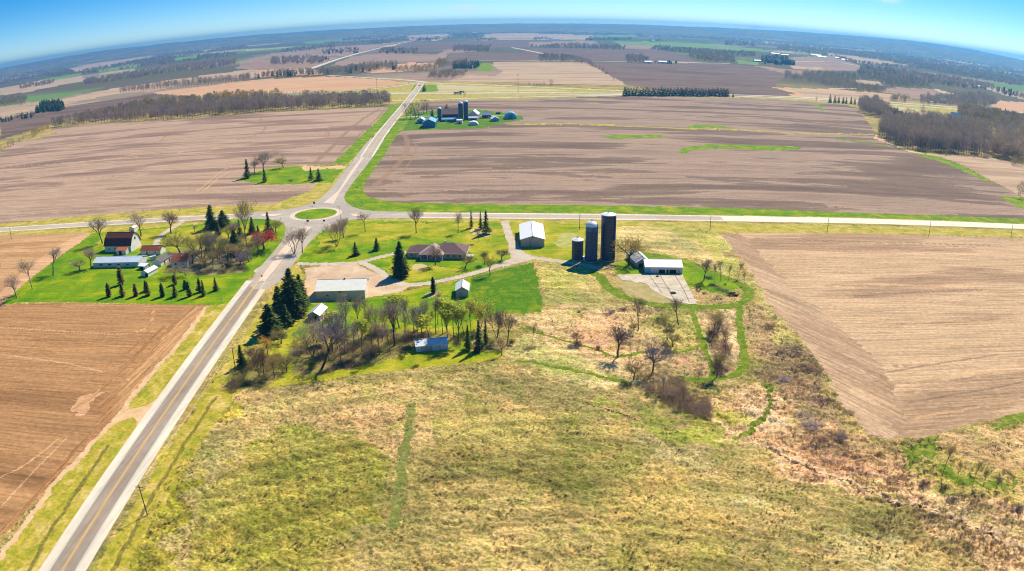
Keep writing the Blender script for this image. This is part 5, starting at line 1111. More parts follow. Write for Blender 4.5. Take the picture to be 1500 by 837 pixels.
for i,(x,y,w_,h_,c,l) in enumerate([
 (339,568,34,4.2,'dark','grey bush casting a dark shadow at the very corner of the property'),(356,556,30,3.5,'olive','olive bush at the corner behind the grey one'),(372,563,22,1.6,'olive','flat olive bush right of the corner bush'),
 (588,524,15,3.2,'con','dark rounded evergreen bush left of the open-front shed'),(607,538,14,1.6,'brown','small brown shrub on the open grass below the grove'),(458,540,22,4.6,'con3','dark evergreen shrub at the foot of the large leaning tree'),
 (478,546,24,2.0,'brown','brown brush along the lower grove edge, left end'),(510,532,40,2.6,'brown','wide brown brush in the lower grove, left of centre'),(536,522,42,2.8,'brown','wide brown brush in the lower grove, centre'),(560,514,40,3.0,'olive','yellowish brush in the lower grove, right of centre'),(580,502,30,2.5,'olive','yellow-green brush under the fan-shaped tree'),
 (600,496,30,2.6,'dark','dark brush along the back of the open-front shed, left end'),(622,494,26,2.4,'brown','brown brush along the back of the open-front shed, middle'),(668,504,22,2.6,'dark','dark brush at the right end of the open-front shed'),(432,520,34,2.4,'dark','dark brush left of the large leaning tree'),(445,505,34,3.0,'olive','olive brush above the large leaning tree'),(520,512,36,2.8,'dark','dark brush in mid grove'),
 (749,505,16,3.4,'con2','green bush between the leaning dark tree and the dry grass'),(776,511,20,2.4,'dark','dark low bush at the foot of the lone thin tree'),(845,508,20,3.4,'dark','dark upright bush beside the narrow mown path'),(877,512,14,2.6,'brown','small brown bush right of the dark upright one'),(892,460,20,2.8,'purple','pale grey bush at the top of the dry hollow'),(912,455,12,2.0,'dark','small dark bush right of the pale grey one'),(849,458,14,1.4,'dark','little dark tuft bush on the upper dry grass'),
 (968,470,14,2.6,'con2','green bush between the two leaning path trees'),(930,480,20,1.6,'con2','green low brush under the leaning path tree'),(985,486,30,3.0,'olive','olive brush inside the inner mown path, upper'),(975,508,24,3.0,'brown','brown brush inside the inner mown path, lower'),
 (1043,496,20,6.0,'dark','tall reddish-brown brush between the two mown paths'),(1054,478,16,6.0,'olive','tall olive brush at the head between the two mown paths'),(1063,512,22,5.0,'brown','brown brush near the outer mown path'),(1052,546,26,6.0,'dark','grey brush at the foot between the two mown paths'),
 (1040,408,26,1.5,'con2','low green brush under the bare tree right of the barn'),(1048,420,24,1.5,'brown','dead brush left of the debris pile'),(1060,425,24,1.2,'dark','dark twigs around the debris pile'),
 (950,574,34,4.2,'wood','grey-brown thicket, left end of the long thicket below the mown path'),(972,578,36,4.6,'wood','grey-brown thicket, second clump of the long thicket'),(993,584,34,4.2,'wood2','mauve thicket, third clump of the long thicket'),(1012,590,32,3.6,'wood','grey thicket, fourth clump of the long thicket'),(1030,603,34,3.4,'wood2','mauve thicket, lowest clump of the long thicket'),(915,566,20,2.0,'con','dark green low bush left of the long thicket'),
 (1130,480,36,1.8,'brown','brown scrub along the field edge, upper'),(1160,515,44,2.0,'dark','dark scrub along the field edge, middle'),(1185,545,44,2.2,'brown','brown scrub along the field edge below the middle'),(1150,560,40,1.6,'purple','greyish scrub left of the field edge'),(1205,585,44,2.2,'dark','dark scrub along the field edge, lower'),(1190,620,50,1.8,'purple','mauve scrub in the eroded gully'),(1230,640,44,1.8,'dark','dark scrub at the lower gully end'),(1240,605,24,2.4,'olive','olive scrub at the tilled field corner'),
 (1350,712,22,2.8,'dark','dark bush at the left end of the right hollow'),(1490,745,30,3.0,'dark','dark scrub at the right picture edge, lower'),(1470,738,16,2.4,'brown','brown scrub beside the dark one at the right edge')]):
    shrub((x,y),w_,h_,l,c,i)
o=tree(T2,(717.7,513),(718,497),'short dead grey stump of a tree right of the three conifers','dark',T_barkd,4)
# debris
def pile():
    rg=random.Random(4); g=G(1072,433); m=MB()
    for i in range(60):
        a=rg.uniform(0,6.28); r_=rg.uniform(0,1)**.6; x,y=math.cos(a)*r_*3.6,math.sin(a)*r_*2.2; zz=(1-r_)*1.3; d=rg.uniform(0,6.28); L=rg.uniform(.8,2.6)
        m.tube((x-math.cos(d)*L/2,y-math.sin(d)*L/2,max(.05,zz+rg.uniform(-.4,.3))),(x+math.cos(d)*L/2,y+math.sin(d)*L/2,zz+rg.uniform(0,.7)),rg.uniform(.06,.2),.05,6)
    o=m.build('brush_pile',paint('charred_wood',(44,38,36),.95,.3,.05,2),None,loc=(g[0],g[1],0)); tag(o,'black heap of charred branches beside the curved mown path','brush pile')
pile()
for x,y,s,l in ((963,405.5,.7,'dark tyre lying on the slab near the low barn'),(986,430,1.3,'dark debris lying in the middle of the concrete slab')):
    g=G(x,y); m=MB(); m.lathe([(s*.5,.12),(s,.12),(s*1.1,.25),(s,.42),(s*.5,.42),(s*.45,.25),(s*.5,.12)],16); o=m.build('tyre',paint('old_rubber',(38,34,34),.9,.1),None,True,(g[0],g[1],0)); tag(o,l,'tyre')
# ------------------------------------------------------------------ tree rows and woods further off
def lowtree(seed,kind):
    rg=np.random.RandomState(seed)
    if kind=='bare':
        n=150; a=rg.uniform(0,6.28,n); zt=rg.uniform(.22,1,n); rr=.34*np.sqrt(np.clip(1-((zt-.6)/.48)**2,0.05,1))*rg.uniform(.1,1,n)**.6
        P=np.stack([np.cos(a)*rr,np.sin(a)*rr,zt],1); D=np.stack([np.cos(a)*.35,np.sin(a)*.35,rg.uniform(.5,1.2,n)],1)+rg.normal(0,.25,(n,3)); D/=np.linalg.norm(D,axis=1)[:,None]
        S=np.cross(D,rg.normal(0,1,(n,3))); S/=np.linalg.norm(S,axis=1)[:,None]; L=rg.uniform(.09,.2,(n,1)); w_=rg.uniform(.007,.018,(n,1))
        V=np.stack([P-D*L/2-S*w_,P-D*L/2+S*w_,P+D*L/2],1).reshape(-1,3)
        return V
    n=280; zt=1-np.sqrt(rg.uniform(0,1,n))*.97; a=rg.uniform(0,6.28,n); rr=.24*(1-zt)**.6*rg.uniform(.6,1.05,n); P=np.stack([np.cos(a)*rr,np.sin(a)*rr,zt],1)
    D=np.stack([np.cos(a),np.sin(a),rg.uniform(-.8,.1,n)],1); S=np.stack([-np.sin(a),np.cos(a),np.zeros(n)],1); L=.09
    return np.stack([P-S*L*.75+D*0,P+S*L*.75,P+D*L+np.array([0,0,-.01])],1).reshape(-1,3)
def trunkmesh(seed):
    t=MB(); t.tube((0,0,-.01),(0,0,.34),.022,.016,5,False); rg=random.Random(seed)
    for i in range(5):
        a=rg.uniform(0,6.28); t.tube((0,0,.26),(math.cos(a)*.14,math.sin(a)*.14,.68),.013,.005,4,False)
    return t.mesh('trunk',T_bark)
LT=[]
for i in range(5):
    V=lowtree(80+i,'bare'); LT.append((trunkmesh(i),mesh_np('crown',V,np.arange(len(V)).reshape(-1,3),K['grey']),1,.34,V,None))
LE=[]
for i in range(3):
    V=lowtree(90+i,'con'); t=MB(); t.tube((0,0,-.01),(0,0,.5),.02,.01,5,False); LE.append((t.mesh('trunk',T_barkd),mesh_np('foliage',V,np.arange(len(V)).reshape(-1,3),K['con3']),1,.24,V,None))
def small(protos,x,y,h,label,twig,group,wd=1.0,cat='tree',rot=None):
    p=random.choice(protos); g=G(x,y); con=twig.startswith('con'); o=empty('conifer' if con else 'bare_tree',(g[0],g[1],0),random.uniform(0,6.28)); o.scale=(h*wd,h*wd,h); tag(o,label,cat,group)
    for nm_,me,mt in (('trunk',p[0],None),('foliage' if con else 'crown',p[1],K[twig])):
        c=bpy.data.objects.new(nm_,me); C.objects.link(c); c.parent=o
        if mt: c.material_slots[0].link='OBJECT'; c.material_slots[0].material=mt
# dark pine row by the interstate
for i in range(34):
    x=915+i*4.55+random.uniform(-.6,.6); small(LE,x,140.6+.02*i+random.uniform(-.3,.3),15.5+random.uniform(-1.5,1.5),('leftmost' if i==0 else 'rightmost' if i==33 else 'dark')+' pine in the dense straight row beside the interstate','con3','pines in a straight row beside the interstate',1.15)
for i,(x,y,h) in enumerate([(1216,150.5,15),(1223,151,15),(1228.5,151,13),(1235,151.5,13),(1239.5,152,12),(1246.5,152.3,13),(1252,152.8,12),(1259,154,17)]):
    small(LE,x,y,h,['leftmost','second','third','fourth','fifth','sixth','seventh','last and tallest'][i]+' columnar pine of the short row left of the right-hand wood','con3','columnar pines in a short row',.85)
# far farmstead trees
for x,y,h,l,c in ((596,174,20,'leftmost bare tree beside the road at the far farmstead','grey'),(601,174,20,'second bare tree beside the road at the far farmstead','grey'),(609,174,21,'bare tree before the white drive of the far farmstead','olive'),(613,173,19,'bare tree right of the one before the white far drive','grey'),(621,167,20,'rear bare tree behind the far farmstead drive','grey'),(625,166.5,18,'rightmost rear bare tree behind the far farmstead drive','grey')): small(LT,x,y,h,l,c,None,1.0)
small(LE,633,172,13,'columnar dark conifer behind the large sky-blue pole building','con3',None,.75); small(LE,654.5,163.5,11,'pointed dark conifer left of the dairy barn ridge','con3',None,1.2); small(LE,652,164,7,'low dark conifer beside the pointed one at the dairy barn','con3',None,1.3)
small(LE,621.5,134.5,13,'dark conifer beside the highway overpass','con3',None,1.2); small(LE,1074,142.5,7,'lone dark bush at the right end of the long pine row','con2',None,1.2)
small(LT,681,140.8,8,'lone round bush in the interstate median','olive',None,1.3)
small(LT,807,127.5,14,'lone bare tree above the interstate left of the shelter hedge','grey',None,1.1)
for i,(x,y) in enumerate([(775,126),(782,126.3),(787,126.5),(792,127),(797,127)]): small(LT,x,y,7,'small bare hedge tree left of the lone tree above the interstate','grey','small hedge trees above the interstate',1.1)
for i,(x,y,h) in enumerate([(868,98,14),(872,99.5,12),(878,103,12),(883,106,14),(889,110,12),(899,118,8)]): small(LT,x,y,h,'bare tree in the slanting hedge between pale and dark far fields','grey','bare trees of the slanting far hedge',1.0)
small(LT,1351,165,16,'lone bare tree in the pale meadow before the right-hand interstate','grey',None,1.0); small(LT,1196,148,8,'small reddish bare tree beside the interstate left of the short pine row','brown',None,.8)
# shelterbelt: front trees as individuals
def ontop(poly,t):
    P=np.array(poly,float); d=np.r_[0,np.cumsum(np.hypot(*np.diff(P,axis=0).T))]; s=t*d[-1]; return np.interp(s,d,P[:,0]),np.interp(s,d,P[:,1])
front=[(80,188.5),(133,181.5),(200,178),(256,175.3),(330,169),(400,163.5),(480,159.5),(572,155)]
rgb_=random.Random(9)
for i in range(118):
    x,y=ontop(front,(i+.5)/118); small(LT,x+rgb_.uniform(-1,1),y-rgb_.uniform(0,1.2),rgb_.uniform(15,21),'bare tree in the front edge of the long shelterbelt beyond the pinkish field',rgb_.choice(['grey','grey','wood','brown','purple','wood2']),'bare trees along the front edge of the long shelterbelt',.75)
front2=[(175,137.3),(240,130.7),(293,126.5),(366,119)]
for i in range(46):
    x,y=ontop(front2,(i+.5)/46); small(LT,x,y,rgb_.uniform(15,20),'bare tree in the thinner second tree line above the orange field',rgb_.choice(['grey','wood','olive']),'bare trees of the second tree line',.8)
front3=[(1287,199),(1320,217),(1345,221),(1400,226),(1447,229.5)]
for i in range(44):
    x,y=ontop(front3,(i+.5)/44); small(LT,x,y-rgb_.uniform(0,2),rgb_.uniform(17,25),'bare tree along the lower edge of the right-hand wood',rgb_.choice(['grey','wood2','wood','purple']),'bare trees along the lower edge of the right-hand wood',.6)
# woods beyond: counted by nobody
W_mat={'grey':K['dark'],'dark':K['dark'],'con':K['con3'],'olive':K['olive'],'mix':K['grey']}
def wood(poly,n,hm,kind='dark',big=1.0,name='wood',mats=('dark','grey'),con=0.0,flat=1.0):
    P=np.array(poly,float); x0,y0=P.min(0); x1,y1=P.max(0); rg=np.random.RandomState(abs(int(P.sum()*10))%99999)
    pts=[]
    X=rg.uniform(x0,x1,n*6); Y=rg.uniform(y0,y1,n*6); m=inpoly(X,Y,P); X=X[m]; Y=Y[m]
    if n>=300 and not name.startswith('con') and y0<150 and n!=900:
        gg_=np.array([G(a,b) for a,b in zip(X,Y)]); kk=np.zeros(len(X),bool)
        for zn,zp,zm,_,_ in Z:
            if zn in('field','grass_verge'): kk|=inpoly(gg_[:,0],gg_[:,1],zp)
        X=X[~kk]; Y=Y[~kk]
    X=X[:n]; Y=Y[:n]
    mats=tuple({'dark':'wood2','grey':'wood','purple':'wood2','brown':'wood'}.get(m_,m_) for m_ in mats); acc={}
    for x,y in zip(X,Y):
        g=G(x,y); d=np.hypot(*g); isc=rg.rand()<con; k=mats[rg.randint(len(mats))] if not isc else 'con3'
        h=hm*rg.uniform(.75,1.2); wd=max(h*.95,d*.0032*big)*rg.uniform(.8,1.2)
        V=(LE[rg.randint(3)] if isc else LT[rg.randint(5)])[4]; step=1 if d<1600 else 2
        V=V.reshape(-1,3,3)[::step].reshape(-1,3); c,s=math.cos(x*9),math.sin(x*9); fat=1.0 if d<1400 else (1.6 if d<2500 else 2.6)
        U=V.reshape(-1,3,3).copy()
        if fat>1: mid=U.mean(1,keepdims=True); U=mid+(U-mid)*fat; 
        U=U.reshape(-1,3); U[:,2]=np.clip(U[:,2],0.0,1.1)
        q=np.stack([(U[:,0]*c-U[:,1]*s)*wd+g[0],(U[:,0]*s+U[:,1]*c)*wd+g[1],U[:,2]*h*flat],1); acc.setdefault(k,[]).append(q)
    vs=[];mi=[];ms=list(acc)
    for j,k in enumerate(ms):
        q=np.concatenate(acc[k]); vs.append(q); mi.append(np.full(len(q)//3,j,np.int32))
    if not vs: return
    V=np.concatenate(vs); me=mesh_np(name,V,np.arange(len(V)).reshape(-1,3),None)
    for k in ms: me.materials.append(K[k])
    me.polygons.foreach_set('material_index',np.concatenate(mi)); me.update(); o=link(name,me); tag(o,kind='stuff'); return o
def shrink(p): return p
wood([(76,187),(133,180),(256,174),(400,162),(572,154),(566,149),(520,146),(400,150),(300,154),(240,160),(170,166),(110,178)],900,17,mats=('dark','grey','grey','brown','purple'))
wood([(205,155),(250,150),(300,149),(330,148),(300,152),(240,158),(180,165)],60,15,mats=('gold','olive'))
wood([(300,146),(400,142),(415,142),(415,147),(300,150)],45,15,mats=('gold',))
wood([(178,136),(240,129),(293,124),(366,117.5),(366,115),(293,121),(178,133)],160,16,mats=('dark','grey'))
wood([(365,117),(400,113),(470,111),(540,106),(585,102),(580,98),(540,101),(480,106),(400,109)],260,15,mats=('dark','grey','olive'),con=.1)
wood([(122,125),(180,118),(240,108),(300,102),(345,95),(347,90),(300,92),(240,101),(180,110),(125,119)],520,15,mats=('dark','grey','grey'))
wood([(30,131),(75,124),(80,119),(30,126)],90,14); wood([(0,158),(35,155),(44,146),(20,144),(0,150)],110,14,mats=('olive','grey'))
wood([(52,166),(93,163),(93,152),(60,154)],120,16,mats=('dark',),con=1.0,name='conifer_wood'); wood([(0,180),(50,172),(52,166),(0,176)],60,9,mats=('dark',),con=.5)
wood([(50,200),(72,193),(70,188),(45,195)],34,9,mats=('olive','gold')); wood([(0,225),(25,214),(50,204),(60,196),(40,200),(0,216)],26,8,mats=('olive','brown'))
wood([(80,113),(150,106),(240,95),(330,84),(350,80),(330,78),(220,86),(120,100),(60,110)],500,15,big=1.1,mats=('dark','grey','olive','grey'))
wood([(0,125),(60,113),(160,98),(250,84),(340,74),(370,72),(360,66),(250,73),(150,86),(60,100),(0,110)],1100,14,big=1.3,mats=('dark','grey','olive','grey'))
wood([(0,112),(100,92),(200,74),(300,63),(400,57),(500,52),(500,49),(400,51),(300,57),(200,68),(100,84),(0,103)],1100,13,big=1.6,mats=('dark','grey','olive','grey'))
wood([(395,95),(440,95),(473,94),(475,88),(450,84),(400,87)],150,15,mats=('dark','grey')); wood([(450,92),(482,89),(480,85),(455,85)],30,10,con=.9)
wood([(410,78),(440,76),(490,71),(490,66),(460,68),(410,74)],110,13); wood([(472,80),(500,79),(525,78),(530,73),(510,71),(472,75)],90,13,con=.2)
wood([(555,79),(612,78.5),(612,73),(560,72)],140,13,mats=('dark','grey'),con=.15); wood([(541,65),(572,64.5),(572,61),(542,61.5)],60,13)
wood([(611,59.5),(645,59),(645,56),(612,57)],50,13,con=.6); wood([(662,76.5),(718,76),(718,69),(666,69)],170,14,mats=('dark','grey'))
wood([(700,60.5),(730,60),(724,57),(703,57)],30,12); wood([(665,56),(700,55),(700,51),(665,52)],60,12)
wood([(510,103),(545,101),(582,98.5),(582,93),(540,95),(510,99)],120,13,mats=('dark','olive','grey'),con=.15)
wood([(580,108),(625,107),(640,104),(660,98),(680,97),(680,92),(645,94),(620,99),(580,102)],150,12,mats=('olive','grey','gold')); wood([(625,117),(650,116),(680,112),(684,107),(650,107),(630,111)],110,11,mats=('olive','grey'))
wood([(640,98),(650,97),(655,92),(642,92)],26,14,mats=('gold',)); wood([(660,101),(697,101),(706,94),(690,92),(665,94)],90,13,con=.75,mats=('dark',))
wood([(790,91.5),(838,91.5),(855,94),(852,87),(800,82),(790,85)],150,13,mats=('dark','olive','grey')); wood([(850,93),(868,97),(866,92),(852,89)],30,12)
wood([(777,71),(850,72),(915,73),(917,68),(860,66),(826,66),(777,69)],230,13,mats=('dark','grey')); wood([(858,60),(925,59.5),(925,56.5),(860,55.5)],140,12,con=.3); wood([(782,59),(803,59),(800,55.5),(784,56)],30,12)
wood([(917,94),(942,94.5),(950,90),(940,84),(918,85)],70,14,mats=('olive','dark','grey')); wood([(958,94),(996,95),(994,91),(960,90)],22,8,con=.8)
wood([(952,73),(1010,79),(1050,82),(1105,84),(1105,78),(1040,75),(960,68)],260,13,mats=('dark','grey','olive')); wood([(1010,86),(1040,91),(1075,92),(1078,85),(1050,78),(1012,78)],170,14,mats=('olive','dark','grey','gold'))
wood([(950,63),(968,63.5),(970,58),(952,58.5)],30,12); wood([(1060,66),(1105,68),(1105,62),(1062,61)],90,12,con=.3)
wood([(1115,93),(1150,96),(1165,96),(1152,85),(1116,84)],150,15,con=.7,mats=('dark',)); wood([(1135,105),(1165,107),(1190,112),(1225,114),(1245,119),(1260,128),(1246,133),(1215,128),(1180,121),(1150,114)],300,13,mats=('olive','grey','dark'))
wood([(1165,107),(1265,112),(1300,117),(1345,122),(1365,129),(1300,127),(1260,122),(1200,112)],330,13,mats=('dark','grey','olive')); wood([(1246,133),(1262,128),(1298,131),(1296,137),(1265,135)],90,12,mats=('olive','dark'))
wood([(1245,100),(1270,97),(1320,105),(1400,116),(1460,128),(1455,134),(1380,125),(1300,116),(1268,110)],600,14,big=1.2,mats=('dark','grey','olive','grey')); wood([(1255,108),(1312,111),(1308,103),(1262,98)],110,12,con=.4)
wood([(1300,132),(1320,126),(1360,126),(1364,130)],40,8,mats=('olive',)); wood([(1303,148.5),(1332,150),(1332,146),(1304,145)],30,12,mats=('olive','dark'))
wood([(1347,153),(1400,156),(1452,156),(1462,150),(1440,141),(1400,143),(1350,145)],300,14,mats=('dark','grey','purple')); wood([(1455,135),(1500,146),(1500,140),(1460,130)],60,12,con=.5)
wood([(1259,164),(1275,170),(1300,176),(1300,166),(1285,156),(1262,155)],180,18,mats=('dark','grey')); wood([(1296,172),(1320,179),(1336,180),(1325,173),(1300,164)],90,12,con=.35,mats=('olive','dark')); wood([(1310,178),(1342,183),(1345,179),(1325,174)],60,10,con=.85,mats=('dark',))
wood([(1288,197),(1320,216),(1345,220),(1400,224),(1440,226),(1452,215),(1440,200),(1410,190),(1375,182),(1340,180),(1300,184)],620,20,mats=('dark','grey','purple','grey','brown'))
wood([(1395,182),(1440,200),(1445,212),(1420,205),(1398,194)],90,15,mats=('olive','gold','grey')); wood([(1440,229),(1480,236),(1500,238),(1500,212),(1480,206),(1462,205),(1455,215)],260,18,mats=('dark','grey','olive','grey'))
wood([(1405,172),(1440,180),(1490,192),(1500,194),(1500,178),(1470,172),(1430,163),(1405,162)],360,15,mats=('dark','olive','gold','grey')); wood([(1432,163),(1470,170),(1475,165),(1440,160)],26,9,con=1,mats=('dark',))
wood([(1405,184),(1440,194),(1500,203),(1500,196),(1440,184),(1410,178)],160,14,mats=('dark','olive'))
wood([(1482,243),(1500,246),(1500,236),(1484,236)],24,8,mats=('olive','brown')); wood([(1494,291),(1500,291),(1500,288),(1494,288)],2,14)
wood([(1240,92),(1360,103),(1500,128),(1500,112),(1400,92),(1300,78),(1200,72),(1140,66),(1140,74),(1200,80)],1500,13,big=1.5,mats=('dark','grey','olive','grey'))
wood([(1130,66),(1300,76),(1400,90),(1500,110),(1500,97),(1420,80),(1340,66),(1230,56),(1130,50),(1000,47),(1000,56)],1500,12,big=2.0,mats=('dark','grey','olive','grey'))
wood([(500,55),(640,49),(750,45),(870,45),(1000,48),(1140,58),(1140,62),(1000,56),(870,51),(750,50),(640,54),(500,60)],1000,12,big=1.8)
wood([(470,63),(600,56),(700,54),(700,56),(600,59),(480,66)],160,12,big=1.2)
# ------------------------------------------------------------------ hills on the horizon
def hills(dist,prof,depth,seed,jit,mat):
    xs=[p[0] for p in prof]; n=900; az=np.linspace(-1.15,1.15,n); hz=[]
    pa=[]; 
    for px_,el in prof: g=ray(px_,60); pa.append(math.atan2(g[0],g[1]))
    el=np.interp(az,pa,[p[1] for p in prof]); zt=CAM_H+dist*el/F0+(fbm(az*40,az*0+seed,4,seed)-.5)*jit
    rows=[]; 
    for t,f in ((-1,0),(-.75,.25),(-.5,.55),(-.25,.85),(0,1),(.4,.9),(1,.0)):
        d=dist+t*depth*(1+.0*az); rows.append(np.stack([np.sin(az)*d,np.cos(az)*d,np.maximum(-1,zt*f+(fbm(az*160,az*0+t*9,3,seed+3)-.5)*8*(f>0))-(.5 if f==0 else 0)],1))
    V=np.concatenate(rows); k=len(rows); i=np.arange(k-1)[:,None]; j=np.arange(n-1)[None,:]
    Fq=np.stack([i*n+j,(i+1)*n+j,(i+1)*n+j+1,i*n+j+1],-1).reshape(-1,4)[:,::-1]
    o=link('hills',mesh_np('hills',V,Fq,mat,True)); tag(o,kind='structure')
def hillmat():
    m,t,b=newmat('wooded_hills',.95,.03); n=nz(t,mapping(t,.1,(380,330,1)),1,6,.65,.5); n2=nz(t,mapping(t,0,(60,60,60)),1,4,.7)
    c=ramp(t,n,[(.4,s2l((96,92,72))),(.53,s2l((110,104,84))),(.56,s2l((190,164,136))),(.64,s2l((130,150,90)))]); c=mix(t,c,ramp(t,n2,[(.35,g1(.6)),(.65,g1(1.25))]),.8,'MULTIPLY'); t.links.new(c,b.inputs['Base Color']); return m
HM=hillmat()
hills(10500,[(-300,-6),(0,-5),(200,-4),(400,-5),(600,-4.4),(750,-3.8),(900,-3.8),(1100,-3.0),(1250,-1.5),(1350,-.5),(1450,-3),(1800,-6)],1500,5,16,HM)
hills(14500,[(-400,-5),(0,-1.6),(133,1),(213,.6),(400,-.7),(535,-1.6),(642,-1.5),(750,-1.2),(910,-1.0),(1017,-.8),(1125,.4),(1233,2.7),(1340,4.4),(1420,2.9),(1500,-1.6),(1900,-6)],1800,8,14,HM)
# ------------------------------------------------------------------ poles, lamps, signs, vehicles
M_wood=paint('creosoted_pole',(92,78,66),.9,.15,.05,2); M_ins=paint('insulator_grey',(150,150,150),.3,.05,.4)
def pole(base,h,label,arm=True,ang=None,name='utility_pole'):
    g=G(*base); r=empty(name,(g[0],g[1],0),ang or 0); tag(r,label,'utility pole')
    m=MB(); m.tube((0,0,-.1),(0,0,h),.17,.12,8); m.build('post',M_wood,r)
    if arm:
        m=MB(); m.box(-1.25,1.25,-.07,.07,h-.75,h-.6); m.build('crossarm',M_wood,r)
        for x in (-1.1,.0,1.1): i_=MB(); i_.tube((x,0,h-.6 if x else h),(x,0,h-.35 if x else h+.25),.07,.05,6); i_.build('insulator',M_ins,r)
    return g
pa=pole((216,755),10,'wooden utility pole nearest the camera on the verge right of the highway')
pb=pole((345,541),9.3,'wooden utility pole with crossarm at the property corner')
pole((17,350.7),8.5,'utility pole beside the road at the left picture edge',False); pole((849,336.5),10,'utility pole by the road left of the silos',False); pole((1040,338),9,'utility pole by the road at the property corner above the east field',False)
pole((1212,338.5),8.4,'utility pole by the east road, right of the property corner',False); pole((1361,343),9,'utility pole by the east road, second from the right edge',False); pole((1481,345.5),8,'utility pole by the east road nearest the right edge',False)
def wire(a,b,za,zb,label):
    m=MB(); n=14; P=[]
    for i in range(n+1): t=i/n; P.append((a[0]+(b[0]-a[0])*t,a[1]+(b[1]-a[1])*t,za+(zb-za)*t-4*1.6*t*(1-t)))
    for p,q in zip(P[:-1],P[1:]): m.tube(p,q,.035,.035,5,False)
    o=m.build('power_line',paint('sunlit_wire',(236,226,150),.3,.03,.6)); tag(o,label,'power line')
wire(pa,pb,10.2,9.5,'bright thin power line between the two nearest utility poles')
m=MB(); lp=G(498.7,322); r=empty('street_lamp',(lp[0],lp[1],0)); tag(r,'dark street lamp standing on the right side of the roundabout','street lamp'); m.tube((0,0,0),(0,0,8.6),.11,.08,8); m.build('post',M_dark,r); m=MB(); m.tube((0,0,8.5),(-1.6,0,8.8),.05,.05,6); m.build('arm',M_dark,r); m=MB(); m.box(-2.2,-1.5,-.16,.16,8.72,8.88); m.build('lamp_head',M_gal,r)
def mast(base,h,label):
    g=G(*base); r=empty('high_mast_light',(g[0],g[1],0)); tag(r,label,'light mast'); m=MB(); m.tube((0,0,0),(0,0,h),.45,.28,8); m.build('post',M_gal,r); m=MB(); m.lathe([(1.3,h-.2),(1.5,h),(1.3,h+.2),(.2,h+.3)],12); m.build('lamp_ring',M_dark,r)
mast((552.5,137),25,'tall thin light mast left of the highway overpass'); mast((759,137),32,'tall thin light mast beside the interstate, right of the overpass')
def sign(base,label,h=2.4,w_=.9,hh=.9,col=None,ang=0,post=None,cat='road sign'):
    g=G(*base); r=empty('road_sign',(g[0],g[1],0.0),ang); tag(r,label,cat); m=MB(); m.tube((0,0,0),(0,0,h),.05,.05,6); m.build('post',M_gal,r); m=MB(); m.box(-w_/2,w_/2,-.09,-.05,h-hh,h+.02); m.build('plate',col or M_cap,r)
dk=M_dark
sign((460.5,302),'dark sign on the north-west edge of the roundabout',3,1.3,1.4,dk); sign((451,327.3),'dark sign in the roundabout roadway, left of two below the island',2.2,1.6,1.2,dk); sign((475,327.3),'dark sign in the roundabout roadway, right of two below the island',2.2,1.4,1.0,dk)
sign((520.5,302.5),'white sign left of two on the grass north-east of the roundabout',2.6,1.3,1.4); sign((531,301),'white sign right of two on the grass north-east of the roundabout',2.4,1.3,1.2); sign((523.5,279),'small yellowish sign beside the northern approach',2.8,1.1,1.3,M_med)
sign((474,342),'white sign at the cut corner of the property by the roundabout',2.2,1.6,1.2); sign((384.6,412.8),'thin sign post on the highway median below the west drive',3.4,.7,.8,dk)
sign((210,310),'small white marker across the road behind the gambrel barn, left of two',2.2,.8,1.6); sign((263,310.8),'small white marker across the road above the farm drive, right of two',2.4,.8,1.8); sign((325,441.5),'small white marker at the lawn corner beside the highway',1.6,.7,1.2)
sign((578.6,365.5),'white post beside the path at the left end of the bungalow',2.6,.4,1.6); sign((541.5,369),'low white box sign between the two small lawn conifers',1.0,.8,.8); sign((639.5,420),'thin light post beside the columnar evergreen',4.5,.5,.3,M_gal)
sign((350.5,376),'yellow bird-box post among the west farm trees',2.4,.8,2.0,M_yel,cat='post')
def vehicle(px,py,L,wd,h,body,label,name,truck=False):
    g=G(px,py); r=empty(name,(g[0],g[1],.28),R(-2)); tag(r,label,'truck' if truck else 'car')
    m=MB()
    if truck: m.box(-L/2,L/2-3,-wd/2,wd/2,1.0,h); m.build('cargo_box',body,r); c=MB(); c.box(L/2-2.7,L/2,-wd/2,wd/2,.5,h*.8); c.build('cab',M_blue,r)
    else:
        m.box(-L/2,L/2,-wd/2,wd/2,.35,.95); m.build('body',body,r); c=MB(); P=[(-L*.3,.95),(-L*.2,h),(L*.12,h),(L*.28,.95)]
        c.poly([(x,-wd/2+.08,zz) for x,zz in P],False); c.poly([(x,wd/2-.08,zz) for x,zz in P],True)
        for (x0,z0),(x1,z1) in zip(P[:-1],P[1:]): c.poly([(x0,-wd/2+.08,z0),(x0,wd/2-.08,z0),(x1,wd/2-.08,z1),(x1,-wd/2+.08,z1)],False)
        c.build('cabin',M_glass,r)
    for sx in (-.33,.33):
        for sy in (-1,1): w_=MB(); w_.tube((sx*L,sy*wd/2-.1,.4),(sx*L,sy*wd/2+.1,.4),.4,.4,12); w_.build('wheel',M_dark,r)
vehicle(670.5,138.6,13,2.6,4.0,M_gal,'grey box lorry on the interstate behind the far silos','lorry',True); vehicle(676.5,136.3,8,2.5,3.2,M_blue,'small dark blue truck on the far carriageway just right of the grey lorry','truck',True)
vehicle(614.5,126.5,4.8,1.9,1.6,M_dark,'dark car on the overpass end of the highway','car')
